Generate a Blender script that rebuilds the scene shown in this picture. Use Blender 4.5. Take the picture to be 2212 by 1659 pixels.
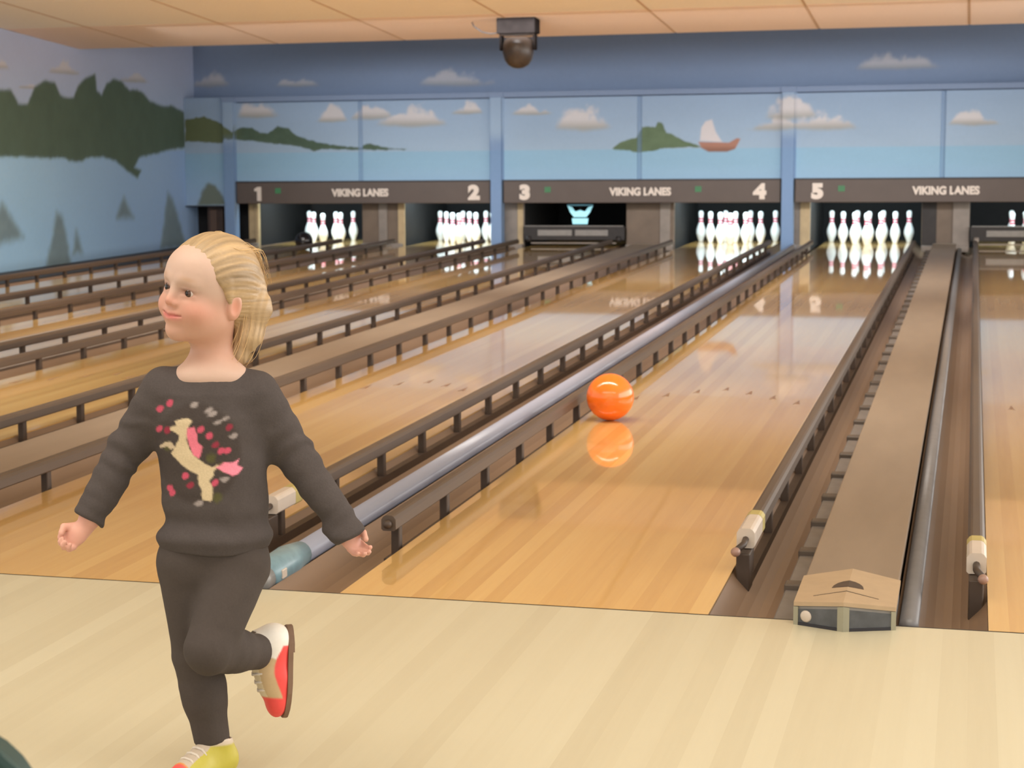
import bpy, bmesh, math, random
import numpy as np
from mathutils import Matrix, Vector

for o in list(bpy.data.objects): bpy.data.objects.remove(o, do_unlink=True)
scene = bpy.context.scene
COL = scene.collection
random.seed(7); RNG = np.random.default_rng(7)

# ------------------------------------------------------------------ camera
YAW, PITCH, ROLL = math.radians(16.73707), math.radians(7.49456), math.radians(-0.679746)
fwd = Vector((-math.sin(YAW)*math.cos(PITCH), math.cos(YAW)*math.cos(PITCH), -math.sin(PITCH)))
rt = Vector((math.cos(YAW), math.sin(YAW), 0)); upv = rt.cross(fwd)
cr, sr = math.cos(ROLL), math.sin(ROLL)
r2 = rt*cr + upv*sr; u2 = upv*cr - rt*sr
cam_d = bpy.data.cameras.new('camera'); cam = bpy.data.objects.new('camera', cam_d); COL.objects.link(cam)
M = Matrix((r2, u2, -fwd)).transposed().to_4x4(); M.translation = Vector((1.18907, -5.17117, 1.28892))
cam.matrix_world = M
cam_d.sensor_fit = 'HORIZONTAL'; cam_d.sensor_width = 36.0; cam_d.lens = 4182.46*36.0/2212
cam_d.shift_x = 261.92/2212; cam_d.shift_y = 24.49/2212
cam_d.clip_start = 0.05; cam_d.clip_end = 200
cam_d.dof.use_dof = True; cam_d.dof.focus_distance = 4.2; cam_d.dof.aperture_fstop = 10.0
scene.camera = cam

CEIL_S = 0.075
def ceil_z(y): return 2.347 + CEIL_S*(14.75-y)   # the ceiling slopes down toward the pins
# ------------------------------------------------------------------ world, lights, exposure
w = bpy.data.worlds.new('hall_world'); scene.world = w; w.use_nodes = True
w.node_tree.nodes['Background'].inputs[0].default_value = (1.0, 0.96, 0.90, 1)
w.node_tree.nodes['Background'].inputs[1].default_value = 1.2
vs = scene.view_settings
vs.view_transform = 'Standard'; vs.look = 'None'; vs.gamma = 1.0; vs.use_curve_mapping = False
vs.exposure = 0.0

def area(name, loc, target, sx, sy, power, color, spread=180):
    l = bpy.data.lights.new(name, 'AREA'); l.shape = 'RECTANGLE'; l.size = sx; l.size_y = sy
    l.energy = power; l.color = color; l.spread = math.radians(spread)
    o = bpy.data.objects.new(name, l); COL.objects.link(o); o.location = loc
    o.rotation_euler = (Vector(target)-Vector(loc)).to_track_quat('-Z', 'Y').to_euler()
    return o
WARM = (1.0, 0.95, 0.86)
area('approach_lamp', (-1.6, -2.6, 3.45), (-1.6, -2.3, 0), 5.0, 1.2, 100, WARM)
area('approach_lamp', (2.6, -2.2, 3.45), (2.6, -1.9, 0), 3.0, 1.2, 58, WARM)
area('lounge_lamp', (0.2, -7.6, 3.3), (0.0, 1.0, 1.4), 8.0, 1.6, 30, WARM)
for yy in (3.0, 7.0, 11.0):
    area('lane_lamp', (-3.0, yy, ceil_z(yy)-0.05), (-3.0, yy+1.5, 0.0), 9.0, 0.3, 170, (1.0, 0.95, 0.88), 110)
area('mural_lamp', (-2.6, 13.2, 2.40), (-2.6, 18.0, 0.75), 8.6, 0.2, 58, (0.97, 0.98, 1.0), 62)
area('side_fill_light', (6.5, 7.5, 1.5), (-3.0, 8.5, 1.7), 17.0, 2.2, 560, (1.0, 0.97, 0.92))  # added fill light for the ceiling and left wall, no real fixture

# ------------------------------------------------------------------ materials
def srgb(r, g, b):
    f = lambda c: (c/255/12.92) if c/255 <= 0.04045 else ((c/255+0.055)/1.055)**2.4
    return (f(r), f(g), f(b), 1.0)
def new_mat(name):
    m = bpy.data.materials.new(name); m.use_nodes = True
    nt = m.node_tree; return m, nt, nt.nodes['Principled BSDF']
def plain(name, col, rough=0.6, metal=0.0, noise=0.12, scale=14.0, spec=0.5, bump=0.0, stretch=(1, 1, 1), emit=None, estr=0):
    """colour broken up by fine procedural noise"""
    m, nt, b = new_mat(name)
    N = nt.nodes; L = nt.links
    tc = N.new('ShaderNodeTexCoord'); mp = N.new('ShaderNodeMapping'); mp.inputs['Scale'].default_value = stretch
    L.new(tc.outputs['Object'], mp.inputs['Vector'])
    nz = N.new('ShaderNodeTexNoise'); nz.inputs['Scale'].default_value = scale; nz.inputs['Detail'].default_value = 4
    L.new(mp.outputs['Vector'], nz.inputs['Vector'])
    rp = N.new('ShaderNodeValToRGB')
    rp.color_ramp.elements[0].position = 0.3; rp.color_ramp.elements[1].position = 0.7
    c0 = tuple(c*(1-noise) for c in col[:3]) + (1,); c1 = tuple(min(1, c*(1+noise)) for c in col[:3]) + (1,)
    rp.color_ramp.elements[0].color = c0; rp.color_ramp.elements[1].color = c1
    L.new(nz.outputs['Fac'], rp.inputs['Fac']); L.new(rp.outputs['Color'], b.inputs['Base Color'])
    b.inputs['Roughness'].default_value = rough; b.inputs['Metallic'].default_value = metal
    b.inputs['Specular IOR Level'].default_value = spec
    if bump:
        bp = N.new('ShaderNodeBump'); bp.inputs['Strength'].default_value = bump; bp.inputs['Distance'].default_value = 0.004
        L.new(nz.outputs['Fac'], bp.inputs['Height']); L.new(bp.outputs['Normal'], b.inputs['Normal'])
    if emit:
        b.inputs['Emission Color'].default_value = emit; b.inputs['Emission Strength'].default_value = estr
    return m
def wood(name, cA, cB, cC, rough, coat=0.0, coat_rough=0.04, spec=0.5):
    """boards: tone from the board's own random value, long grain along Y"""
    m, nt, b = new_mat(name); N = nt.nodes; L = nt.links
    oi = N.new('ShaderNodeObjectInfo'); tc = N.new('ShaderNodeTexCoord')
    mp = N.new('ShaderNodeMapping'); mp.inputs['Scale'].default_value = (1, 0.035, 1)
    ad = N.new('ShaderNodeVectorMath'); ad.operation = 'ADD'
    cb = N.new('ShaderNodeCombineXYZ'); mu = N.new('ShaderNodeMath'); mu.operation = 'MULTIPLY'; mu.inputs[1].default_value = 37.0
    L.new(oi.outputs['Random'], mu.inputs[0]); L.new(mu.outputs[0], cb.inputs['X']); L.new(mu.outputs[0], cb.inputs['Y'])
    L.new(tc.outputs['Object'], ad.inputs[0]); L.new(cb.outputs[0], ad.inputs[1]); L.new(ad.outputs[0], mp.inputs['Vector'])
    nz = N.new('ShaderNodeTexNoise'); nz.inputs['Scale'].default_value = 34; nz.inputs['Detail'].default_value = 5
    nz.inputs['Roughness'].default_value = 0.65
    L.new(mp.outputs['Vector'], nz.inputs['Vector'])
    rp = N.new('ShaderNodeValToRGB'); e = rp.color_ramp.elements
    e[0].position = 0.0; e[0].color = cA; e[1].position = 1.0; e[1].color = cC
    k = e.new(0.5); k.color = cB
    mx = N.new('ShaderNodeMath'); mx.operation = 'MULTIPLY_ADD'; mx.inputs[1].default_value = 0.62
    L.new(oi.outputs['Random'], mx.inputs[0])
    m2 = N.new('ShaderNodeMath'); m2.operation = 'MULTIPLY_ADD'; m2.inputs[1].default_value = 0.75; m2.inputs[2].default_value = -0.18
    L.new(nz.outputs['Fac'], m2.inputs[0]); L.new(m2.outputs[0], mx.inputs[2])
    L.new(mx.outputs[0], rp.inputs['Fac']); L.new(rp.outputs['Color'], b.inputs['Base Color'])
    b.inputs['Roughness'].default_value = rough; b.inputs['Specular IOR Level'].default_value = spec
    b.inputs['Coat Weight'].default_value = coat; b.inputs['Coat Roughness'].default_value = coat_rough
    b.inputs['Coat IOR'].default_value = 1.5
    return m
def vcol(name, rough=0.7, spec=0.3, grain=0.05, gscale=60.0, bump=0.0, sss=0.0):
    """colour attribute 'paint' on the mesh, with fine grain"""
    m, nt, b = new_mat(name); N = nt.nodes; L = nt.links
    at = N.new('ShaderNodeAttribute'); at.attribute_name = 'paint'
    tc = N.new('ShaderNodeTexCoord'); nz = N.new('ShaderNodeTexNoise'); nz.inputs['Scale'].default_value = gscale; nz.inputs['Detail'].default_value = 3
    L.new(tc.outputs['Object'], nz.inputs['Vector'])
    mr = N.new('ShaderNodeMapRange'); mr.inputs['To Min'].default_value = 1-grain; mr.inputs['To Max'].default_value = 1+grain
    L.new(nz.outputs['Fac'], mr.inputs['Value'])
    mx = N.new('ShaderNodeVectorMath'); mx.operation = 'SCALE'
    L.new(at.outputs['Color'], mx.inputs[0]); L.new(mr.outputs[0], mx.inputs['Scale']); L.new(mx.outputs[0], b.inputs['Base Color'])
    b.inputs['Roughness'].default_value = rough; b.inputs['Specular IOR Level'].default_value = spec
    if sss:
        b.inputs['Subsurface Weight'].default_value = sss; b.inputs['Subsurface Radius'].default_value = (0.01, 0.004, 0.002)
    if bump:
        bp = N.new('ShaderNodeBump'); bp.inputs['Strength'].default_value = bump; bp.inputs['Distance'].default_value = 0.002
        L.new(nz.outputs['Fac'], bp.inputs['Height']); L.new(bp.outputs['Normal'], b.inputs['Normal'])
    return m

MT = {}
MT['lane'] = wood('lane_maple', srgb(194, 146, 78), srgb(210, 166, 96), srgb(222, 182, 114), 0.35, 1.0, 0.035)
MT['approach'] = wood('approach_maple', srgb(190, 181, 154), srgb(197, 189, 162), srgb(203, 196, 170), 0.42, 0.35, 0.22)
MT['gutter'] = plain('gutter_brown', srgb(126, 102, 82), 0.45, noise=0.10, scale=6, stretch=(1, .1, 1))
MT['cap'] = plain('divider_tan', srgb(132, 115, 97), 0.5, noise=0.07, scale=9, stretch=(1, .2, 1))
MT['cap_nose'] = plain('nose_tan', srgb(172, 148, 118), 0.5, noise=0.05, scale=20)
MT['rail'] = plain('rail_brown', srgb(80, 66, 55), 0.5, noise=0.10, scale=8, stretch=(1, .1, 1))
MT['post'] = plain('post_dark', srgb(64, 50, 40), 0.55, noise=0.15)
MT['pale'] = plain('pale_plastic', srgb(198, 184, 170), 0.4, noise=0.06)
MT['pinkish'] = plain('pink_grey_knob', srgb(150, 118, 104), 0.4, noise=0.08)
MT['yellowish'] = plain('faded_yellow', srgb(176, 160, 96), 0.5, noise=0.08)
MT['pipe'] = plain('pipe_bluegrey', srgb(150, 152, 168), 0.28, noise=0.06, scale=5, stretch=(1, .1, 1), spec=0.7)
MT['teal'] = plain('teal_plastic', srgb(112, 140, 150), 0.35, noise=0.12, scale=30)
MT['pipe_dark'] = plain('grey_tube', srgb(118, 114, 114), 0.35, noise=0.06, spec=0.6)
MT['grey'] = plain('grey_metal', srgb(128, 124, 120), 0.4, noise=0.1)
MT['post_shade'] = plain('post_shade_brown', srgb(88, 76, 66), 0.6, noise=0.12)
MT['side_grey'] = plain('side_grey', srgb(112, 106, 102), 0.5, noise=0.12)
MT['window_dark'] = plain('window_grey', srgb(78, 80, 84), 0.15, noise=0.25, scale=25)
MT['frame_pale'] = plain('frame_pale', srgb(146, 142, 122), 0.45, noise=0.06)
MT['dark'] = plain('near_black', srgb(38, 33, 32), 0.6, noise=0.2)
MT['lamp_black'] = plain('matt_black', srgb(30, 26, 25), 0.95, noise=0.2, spec=0.05)
MT['black'] = plain('pit_black', srgb(16, 15, 17), 0.8, noise=0.2)
MT['sign'] = plain('sign_brown', srgb(88, 76, 70), 0.55, noise=0.05, scale=5)
MT['sign_edge'] = plain('sign_edge', srgb(40, 38, 44), 0.5)
MT['letter'] = plain('letter_cream', srgb(222, 208, 196), 0.5, noise=0.03)
MT['green'] = plain('green_mark', srgb(58, 118, 78), 0.5, noise=0.1, emit=srgb(60, 150, 90), estr=0.12)
MT['kick'] = plain('kickback_brown', srgb(106, 90, 76), 0.5, noise=0.14, scale=5)
MT['kick_tan'] = plain('kickback_tan', srgb(176, 154, 118), 0.55, noise=0.10, scale=9)
MT['kick_grey'] = plain('kickback_grey', srgb(132, 122, 114), 0.4, noise=0.12, scale=8)
MT['pin'] = plain('pin_white', srgb(232, 236, 238), 0.25, noise=0.02)
MT['red'] = plain('pin_red', srgb(206, 40, 84), 0.35, noise=0.05)
MT['ceil'] = plain('ceiling_panel', srgb(252, 241, 222), 0.85, noise=0.03, scale=40)
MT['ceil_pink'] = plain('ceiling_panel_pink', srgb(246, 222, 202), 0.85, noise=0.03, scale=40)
MT['tbar'] = plain('ceiling_bar', srgb(200, 166, 130), 0.7, noise=0.04)
MT['mural'] = vcol('mural_paint', 0.75, 0.25, 0.035, 25)
MT['orange'] = plain('orange_ball', srgb(240, 112, 30), 0.14, noise=0.10, scale=16, spec=0.6)
MT['black_ball'] = plain('black_ball', srgb(30, 26, 28), 0.15, noise=0.2)
MT['chair_green'] = plain('dark_green_plastic', srgb(34, 62, 58), 0.5, noise=0.15, scale=20)
MT['sub'] = plain('subfloor', srgb(92, 74, 60), 0.8)

# ------------------------------------------------------------------ helpers
def tag(o, label=None, cat=None, group=None, kind=None):
    if label: o['label'] = label
    if cat: o['category'] = cat
    if group: o['group'] = group
    if kind: o['kind'] = kind
    return o
def thing(name, label, cat, loc=(0, 0, 0), rotz=0.0, group=None):
    o = bpy.data.objects.new(name, None); o.empty_display_size = 0.05; COL.objects.link(o)
    o.location = loc; o.rotation_euler = (0, 0, rotz)
    return tag(o, label, cat, group)
def link(name, me, mat, parent=None, loc=(0, 0, 0)):
    o = bpy.data.objects.new(name, me); COL.objects.link(o)
    if mat and not me.materials: me.materials.append(mat)
    o.location = loc
    if parent: o.parent = parent
    return o
def bm_mesh(bm, name, smooth=False, bev=0.0, seg=2):
    if bev:
        bmesh.ops.bevel(bm, geom=list(bm.edges), offset=bev, segments=seg, affect='EDGES', profile=0.5)
    bmesh.ops.recalc_face_normals(bm, faces=list(bm.faces))
    me = bpy.data.meshes.new(name); bm.to_mesh(me); bm.free()
    if smooth:
        for p in me.polygons: p.use_smooth = True
    return me
def box_me(name, x0, x1, y0, y1, z0, z1, bev=0.0, seg=2):
    bm = bmesh.new()
    v = [bm.verts.new((x, y, z)) for z in (z0, z1) for y in (y0, y1) for x in (x0, x1)]
    for f in ((0, 2, 3, 1), (4, 5, 7, 6), (0, 1, 5, 4), (2, 6, 7, 3), (0, 4, 6, 2), (1, 3, 7, 5)): bm.faces.new([v[i] for i in f])
    return bm_mesh(bm, name, False, bev, seg)
def box(name, x0, x1, y0, y1, z0, z1, mat, parent=None, bev=0.0, loc=(0, 0, 0)):
    return link(name, box_me(name, x0, x1, y0, y1, z0, z1, bev), mat, parent, loc)
def prism_me(name, poly, h0, h1, axis='z', bev=0.0):
    """extrude a 2D outline between h0 and h1 along axis"""
    bm = bmesh.new()
    def P(a, b, h): return {'z': (a, b, h), 'y': (a, h, b), 'x': (h, a, b)}[axis]
    A = [bm.verts.new(P(a, b, h0)) for a, b in poly]; B = [bm.verts.new(P(a, b, h1)) for a, b in poly]
    bm.faces.new(A); bm.faces.new(B[::-1]); n = len(poly)
    for i in range(n): bm.faces.new((A[i], B[i], B[(i+1) % n], A[(i+1) % n]))
    return bm_mesh(bm, name, False, bev)
def lathe_me(name, prof, seg=24, axis='z'):
    bm = bmesh.new(); rings = []
    for r, z in prof:
        if r < 1e-6: rings.append([bm.verts.new((0, 0, z))])
        else: rings.append([bm.verts.new((r*math.cos(2*math.pi*k/seg), r*math.sin(2*math.pi*k/seg), z)) for k in range(seg)])
    for a, b in zip(rings, rings[1:]):
        for k in range(seg):
            k2 = (k+1) % seg
            if len(a) == 1 and len(b) == 1: continue
            if len(a) == 1: bm.faces.new((a[0], b[k], b[k2]))
            elif len(b) == 1: bm.faces.new((a[k], b[0], a[k2]))
            else: bm.faces.new((a[k], b[k], b[k2], a[k2]))
    if axis == 'y': bmesh.ops.rotate(bm, verts=bm.verts, cent=(0, 0, 0), matrix=Matrix.Rotation(math.radians(-90), 3, 'X'))
    if axis == 'x': bmesh.ops.rotate(bm, verts=bm.verts, cent=(0, 0, 0), matrix=Matrix.Rotation(math.radians(90), 3, 'Y'))
    return bm_mesh(bm, name, True)
def tube_me(name, pts, rad, seg=8, cap=True):
    pts = [Vector(p) for p in pts]; rr = rad if isinstance(rad, (list, tuple)) else [rad]*len(pts)
    bm = bmesh.new(); rings = []
    for i, p in enumerate(pts):
        t = (pts[min(i+1, len(pts)-1)] - pts[max(i-1, 0)]).normalized()
        a = t.cross(Vector((0, 0, 1)));
        if a.length < 1e-3: a = t.cross(Vector((1, 0, 0)))
        a.normalize(); b = t.cross(a)
        rings.append([bm.verts.new(p + (a*math.cos(2*math.pi*k/seg) + b*math.sin(2*math.pi*k/seg))*rr[i]) for k in range(seg)])
    for A, B in zip(rings, rings[1:]):
        for k in range(seg): bm.faces.new((A[k], B[k], B[(k+1) % seg], A[(k+1) % seg]))
    if cap: bm.faces.new(rings[0][::-1]); bm.faces.new(rings[-1])
    return bm_mesh(bm, name, True)
def text_me(name, body, size, extrude, bold=0.0, sx=1.0):
    cu = bpy.data.curves.new(name, 'FONT'); cu.body = body; cu.size = size; cu.extrude = extrude; cu.offset = bold
    cu.align_x = 'CENTER'; cu.align_y = 'CENTER'
    ob = bpy.data.objects.new(name, cu); COL.objects.link(ob)
    dg = bpy.context.evaluated_depsgraph_get()
    me = bpy.data.meshes.new_from_object(ob.evaluated_get(dg)); bpy.data.objects.remove(ob)
    # stand upright, facing -Y
    for v in me.vertices:
        x, y, z = v.co; v.co = (x*sx, -z, y)
    me.name = name; me.materials.clear()
    return me

def sub(o, parent):
    """hang a part under another part without moving it"""
    o.location = o.location-parent.location; o.parent = parent
    return o

# value noise and painting helpers (numpy)
def vnoise(x, y, seed=0):
    xi = np.floor(x).astype(np.int64); yi = np.floor(y).astype(np.int64)
    def h(a, b):
        n = (a*374761393 + b*668265263 + seed*1442695041) & 0x7fffffff
        n = ((n ^ (n >> 13)) * 1274126177) & 0x7fffffff
        return (n & 0xffff)/65535.0
    fx = x-xi; fy = y-yi; fx = fx*fx*(3-2*fx); fy = fy*fy*(3-2*fy)
    return (h(xi, yi)*(1-fx)+h(xi+1, yi)*fx)*(1-fy) + (h(xi, yi+1)*(1-fx)+h(xi+1, yi+1)*fx)*fy
def fbm(x, y, seed=0, o=4):
    s = 0; a = 0.5
    for i in range(o): s = s + a*vnoise(x*2**i, y*2**i, seed+i); a *= 0.5
    return s
def poly_sd(px, py, poly):
    """signed distance, negative inside"""
    d = np.full(px.shape, 1e9); ins = np.zeros(px.shape, bool); n = len(poly)
    for i in range(n):
        x0, y0 = poly[i]; x1, y1 = poly[(i+1) % n]
        ex, ey = x1-x0, y1-y0; t = np.clip(((px-x0)*ex+(py-y0)*ey)/(ex*ex+ey*ey+1e-12), 0, 1)
        d = np.minimum(d, np.hypot(px-x0-t*ex, py-y0-t*ey))
        if abs(y1-y0) > 1e-12:
            c = ((y0 > py) != (y1 > py)) & (px < (x1-x0)*(py-y0)/(y1-y0)+x0); ins ^= c
    return np.where(ins, -d, d)
def lin(c): return np.array(srgb(*c)[:3])
def mix(base, col, a): return base*(1-a[..., None]) + col*a[..., None]
def sstep(a, b, x): t = np.clip((x-a)/(b-a), 0, 1); return t*t*(3-2*t)
def set_paint(me, rgb):
    at = me.color_attributes.new('paint', 'FLOAT_COLOR', 'POINT')
    d = np.ones((len(me.vertices), 4), np.float32); d[:, :3] = rgb; at.data.foreach_set('color', d.ravel())
def grid_panel(name, u0, u1, v0, v1, step, to3, paint, depth_vec, parent=None):
    """painted panel: fine front grid plus a back slab for thickness"""
    nu = max(2, int((u1-u0)/step)+1); nv = max(2, int((v1-v0)/step)+1)
    U, V = np.meshgrid(np.linspace(u0, u1, nu), np.linspace(v0, v1, nv), indexing='ij')
    co = to3(U.ravel(), V.ravel()); rgb = paint(U.ravel(), V.ravel())
    idx = np.arange(nu*nv).reshape(nu, nv)
    q = np.stack([idx[:-1, :-1], idx[1:, :-1], idx[1:, 1:], idx[:-1, 1:]], -1).reshape(-1, 4)
    cs = [idx[0, 0], idx[-1, 0], idx[-1, -1], idx[0, -1]]
    ext = co[cs] + np.array(depth_vec); n0 = len(co)
    co = np.vstack([co, ext]); rgb = np.vstack([rgb, rgb[cs]])
    border = [list(idx[:, 0]) + [n0+1, n0], list(idx[-1, :]) + [n0+2, n0+1], list(idx[::-1, -1]) + [n0+3, n0+2], list(idx[0, ::-1]) + [n0, n0+3]]
    faces = q.tolist() + [[int(i) for i in b[::-1]] for b in border] + [[n0, n0+1, n0+2, n0+3][::-1]]
    me = bpy.data.meshes.new(name); me.from_pydata(co.tolist(), [], faces); me.update()
    set_paint(me, rgb)
    return link(name, me, MT['mural'], parent)

# ------------------------------------------------------------------ layout numbers (metres)
LW = 0.527
LANES = {1: -6.74, 2: -4.95, 3: -3.42, 4: -1.59, 5: 0.0, 6: 1.784}
WALLX = -8.389
PIT0 = 17.75
# ------------------------------------------------------------------ mural outlines in wall metres
HILL= [(-8.372, 1.584), (-8.12, 1.616), (-7.934, 1.555), (-7.811, 1.479), (-7.719, 1.42), (-7.625, 1.476), (-7.47, 1.474), (-7.379, 1.404), (-7.256, 1.397), (-7.132, 1.487), (-6.979, 1.451), (-6.89, 1.37), (-6.708, 1.305), (-6.527, 1.263), (-6.287, 1.226), (-6.047, 1.207), (-6.017, 1.246), (-5.927, 1.251), (-5.75, 1.209), (-5.454, 1.178), (-5.928, 1.177), (-6.528, 1.195), (-6.65, 1.173), (-6.892, 1.238), (-7.259, 1.271), (-7.474, 1.302), (-7.814, 1.335), (-7.878, 1.278), (-8.379, 1.312)]
ISLAND= [(-2.94, 1.159), (-2.802, 1.25), (-2.637, 1.291), (-2.582, 1.41), (-2.5, 1.425), (-2.418, 1.407), (-2.391, 1.477), (-2.337, 1.46), (-2.282, 1.352), (-2.118, 1.269), (-1.955, 1.203), (-1.847, 1.169), (-2.063, 1.171), (-2.28, 1.163), (-2.499, 1.122), (-2.581, 1.112), (-2.774, 1.141)]
HULL= [(-1.912, 1.234), (-1.552, 1.22), (-1.461, 1.272), (-1.419, 1.261), (-1.481, 1.144), (-1.577, 1.113), (-1.792, 1.115), (-1.873, 1.159)]
SAIL= [(-1.89, 1.245), (-1.876, 1.395), (-1.828, 1.469), (-1.753, 1.49), (-1.708, 1.345), (-1.632, 1.226)]
BTREE= [(-8.244, 0.495), (-8.156, 0.7), (-8.078, 0.787), (-7.985, 0.757), (-7.906, 0.64), (-7.835, 0.506)]
FOREST= [(10.308, 1.854), (11.113, 2.002), (11.519, 1.796), (11.976, 1.984), (12.425, 1.814), (12.912, 1.847), (13.163, 1.852), (13.305, 1.712), (13.514, 1.715), (13.686, 1.888), (13.963, 1.977), (14.16, 1.958), (14.284, 1.826), (14.452, 1.789), (14.626, 1.807), (14.752, 1.937), (14.998, 2.045), (15.181, 2.076), (15.229, 1.896), (15.348, 1.846), (15.482, 1.98), (15.675, 2.038), (15.929, 2.002), (16.119, 1.915), (16.319, 1.919), (16.52, 1.895), (16.719, 1.789), (16.997, 1.748), (17.429, 1.742), (17.796, 1.66), (18.178, 1.623), (18.153, 1.246), (17.469, 1.227), (16.887, 1.175), (16.331, 1.125), (16.188, 1.006), (16.387, 0.97), (16.286, 0.878), (15.923, 0.995), (15.671, 1.09), (15.297, 1.148), (14.93, 1.131), (14.631, 1.094), (14.345, 1.138), (12.858, 1.175), (10.254, 1.237)]
TREES= [[(12.4, 0.336), (12.87, 0.692), (13.301, 0.327), (12.99, 0.305), (12.787, 0.277)], [(13.786, -0.036), (13.963, 0.254), (14.097, 0.549), (14.24, 0.493), (14.334, 0.234), (14.426, -0.079)], [(14.473, 0.083), (14.573, 0.325), (14.709, 0.085)], [(15.649, 0.435), (15.872, 0.654), (16.119, 0.416)], [(16.907, 0.014), (17.061, 0.377), (17.168, 0.682), (17.308, 0.598), (17.485, 0.36), (17.715, -0.031)]]
CLOUDS= [(-7.743, -7.054, 1.571, 1.833), (-6.691, -6.161, 1.511, 1.704), (-6.268, -5.567, 1.527, 1.796), (-5.923, -4.837, 1.435, 1.742), (-4.97, -4.433, 1.587, 1.753), (-4.221, -3.582, 1.564, 1.729), (-3.695, -2.858, 1.359, 1.718), (-1.448, -0.579, 1.336, 1.653), (-1.211, -0.477, 1.455, 1.782), (-0.893, 0.016, 1.334, 1.66), (0.803, 1.56, 1.37, 1.591)]
UCLOUDS= [(-7.34, -6.62, 1.97, 2.097), (-5.487, -4.314, 1.931, 2.144), (-0.301, 0.935, 2.02, 2.23), (-8.472, -7.839, 1.981, 2.214)]
LCLOUDS= [(13.886, 14.945, 2.044, 2.204), (12.544, 13.236, 2.057, 2.188), (13.27, 13.796, 1.874, 1.957), (15.741, 16.81, 1.999, 2.162)]
UBODY= [(-0.043, 0.737), (-0.031, 0.743), (-0.033, 0.751), (-0.022, 0.755), (-0.006, 0.757), (0.002, 0.752), (-0.004, 0.744), (-0.008, 0.734), (-0.01, 0.715), (-0.005, 0.697), (0.003, 0.685), (0.017, 0.675), (0.028, 0.666), (0.039, 0.661), (0.049, 0.665), (0.054, 0.663), (0.041, 0.653), (0.042, 0.646), (0.033, 0.635), (0.038, 0.622), (0.039, 0.607), (0.035, 0.593), (0.018, 0.598), (0.018, 0.615), (0.012, 0.629), (0.011, 0.647), (-0.006, 0.654), (-0.021, 0.664), (-0.032, 0.676), (-0.043, 0.687), (-0.034, 0.699), (-0.027, 0.711), (-0.025, 0.723), (-0.031, 0.729), (-0.042, 0.733)]
ULEG= [(-0.067, 0.698), (-0.055, 0.707), (-0.043, 0.709), (-0.034, 0.699), (-0.042, 0.694), (-0.051, 0.7), (-0.066, 0.695)]
UMANE= [(-0.008, 0.738), (0.005, 0.741), (0.01, 0.728), (0.012, 0.711), (0.021, 0.702), (0.019, 0.691), (0.014, 0.679), (0.003, 0.685), (-0.005, 0.705), (-0.009, 0.723)]
UTAIL= [(0.046, 0.66), (0.065, 0.67), (0.079, 0.669), (0.091, 0.674), (0.086, 0.664), (0.097, 0.657), (0.089, 0.646), (0.077, 0.643), (0.06, 0.652)]
UPINK= [(-0.043, 0.785), (-0.063, 0.774), (-0.067, 0.733), (-0.049, 0.732), (0.018, 0.736), (0.035, 0.723), (0.074, 0.739), (0.047, 0.705), (0.057, 0.693), (0.069, 0.693), (-0.015, 0.643), (-0.005, 0.625), (0.044, 0.63), (-0.043, 0.607), (-0.048, 0.616)]
UWHITE= [(0.007, 0.784), (0.035, 0.773), (0.042, 0.766), (0.053, 0.75), (0.066, 0.756), (0.082, 0.721), (0.011, 0.59), (0.063, 0.637)]
def clouds(rgb, u, v, lst, amt=0.9, seed=1):
    for i, (a, b, c, d) in enumerate(lst):
        x = (u-(a+b)/2)/((b-a)/2); y = (v-c)/(d-c)
        if not np.any((abs(x) < 1.3) & (abs(y-0.5) < 1.2)): continue
        n = fbm(u*5+i*13, v*4, seed+i); n2 = fbm(u*14+i*7, v*16, seed+50+i)
        top = (1-np.abs(x)**1.8)*(0.30+1.65*(n-0.10)) + 0.45*(n2-0.47)*(1-np.abs(x))
        base = 0.10*np.abs(x) + 0.10*(n-0.4)
        m = sstep(0, 0.34, top-y)*sstep(-0.06, 0.16, y-base)*sstep(1.06, 0.55, np.abs(x))
        shade = sstep(0.5, 0.05, y)
        col = lin((206, 202, 204))*(1-shade[:, None]) + lin((158, 156, 150))*shade[:, None]
        a_ = (m*amt)[:, None]; rgb = rgb*(1-a_) + col*a_
    return rgb
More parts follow.
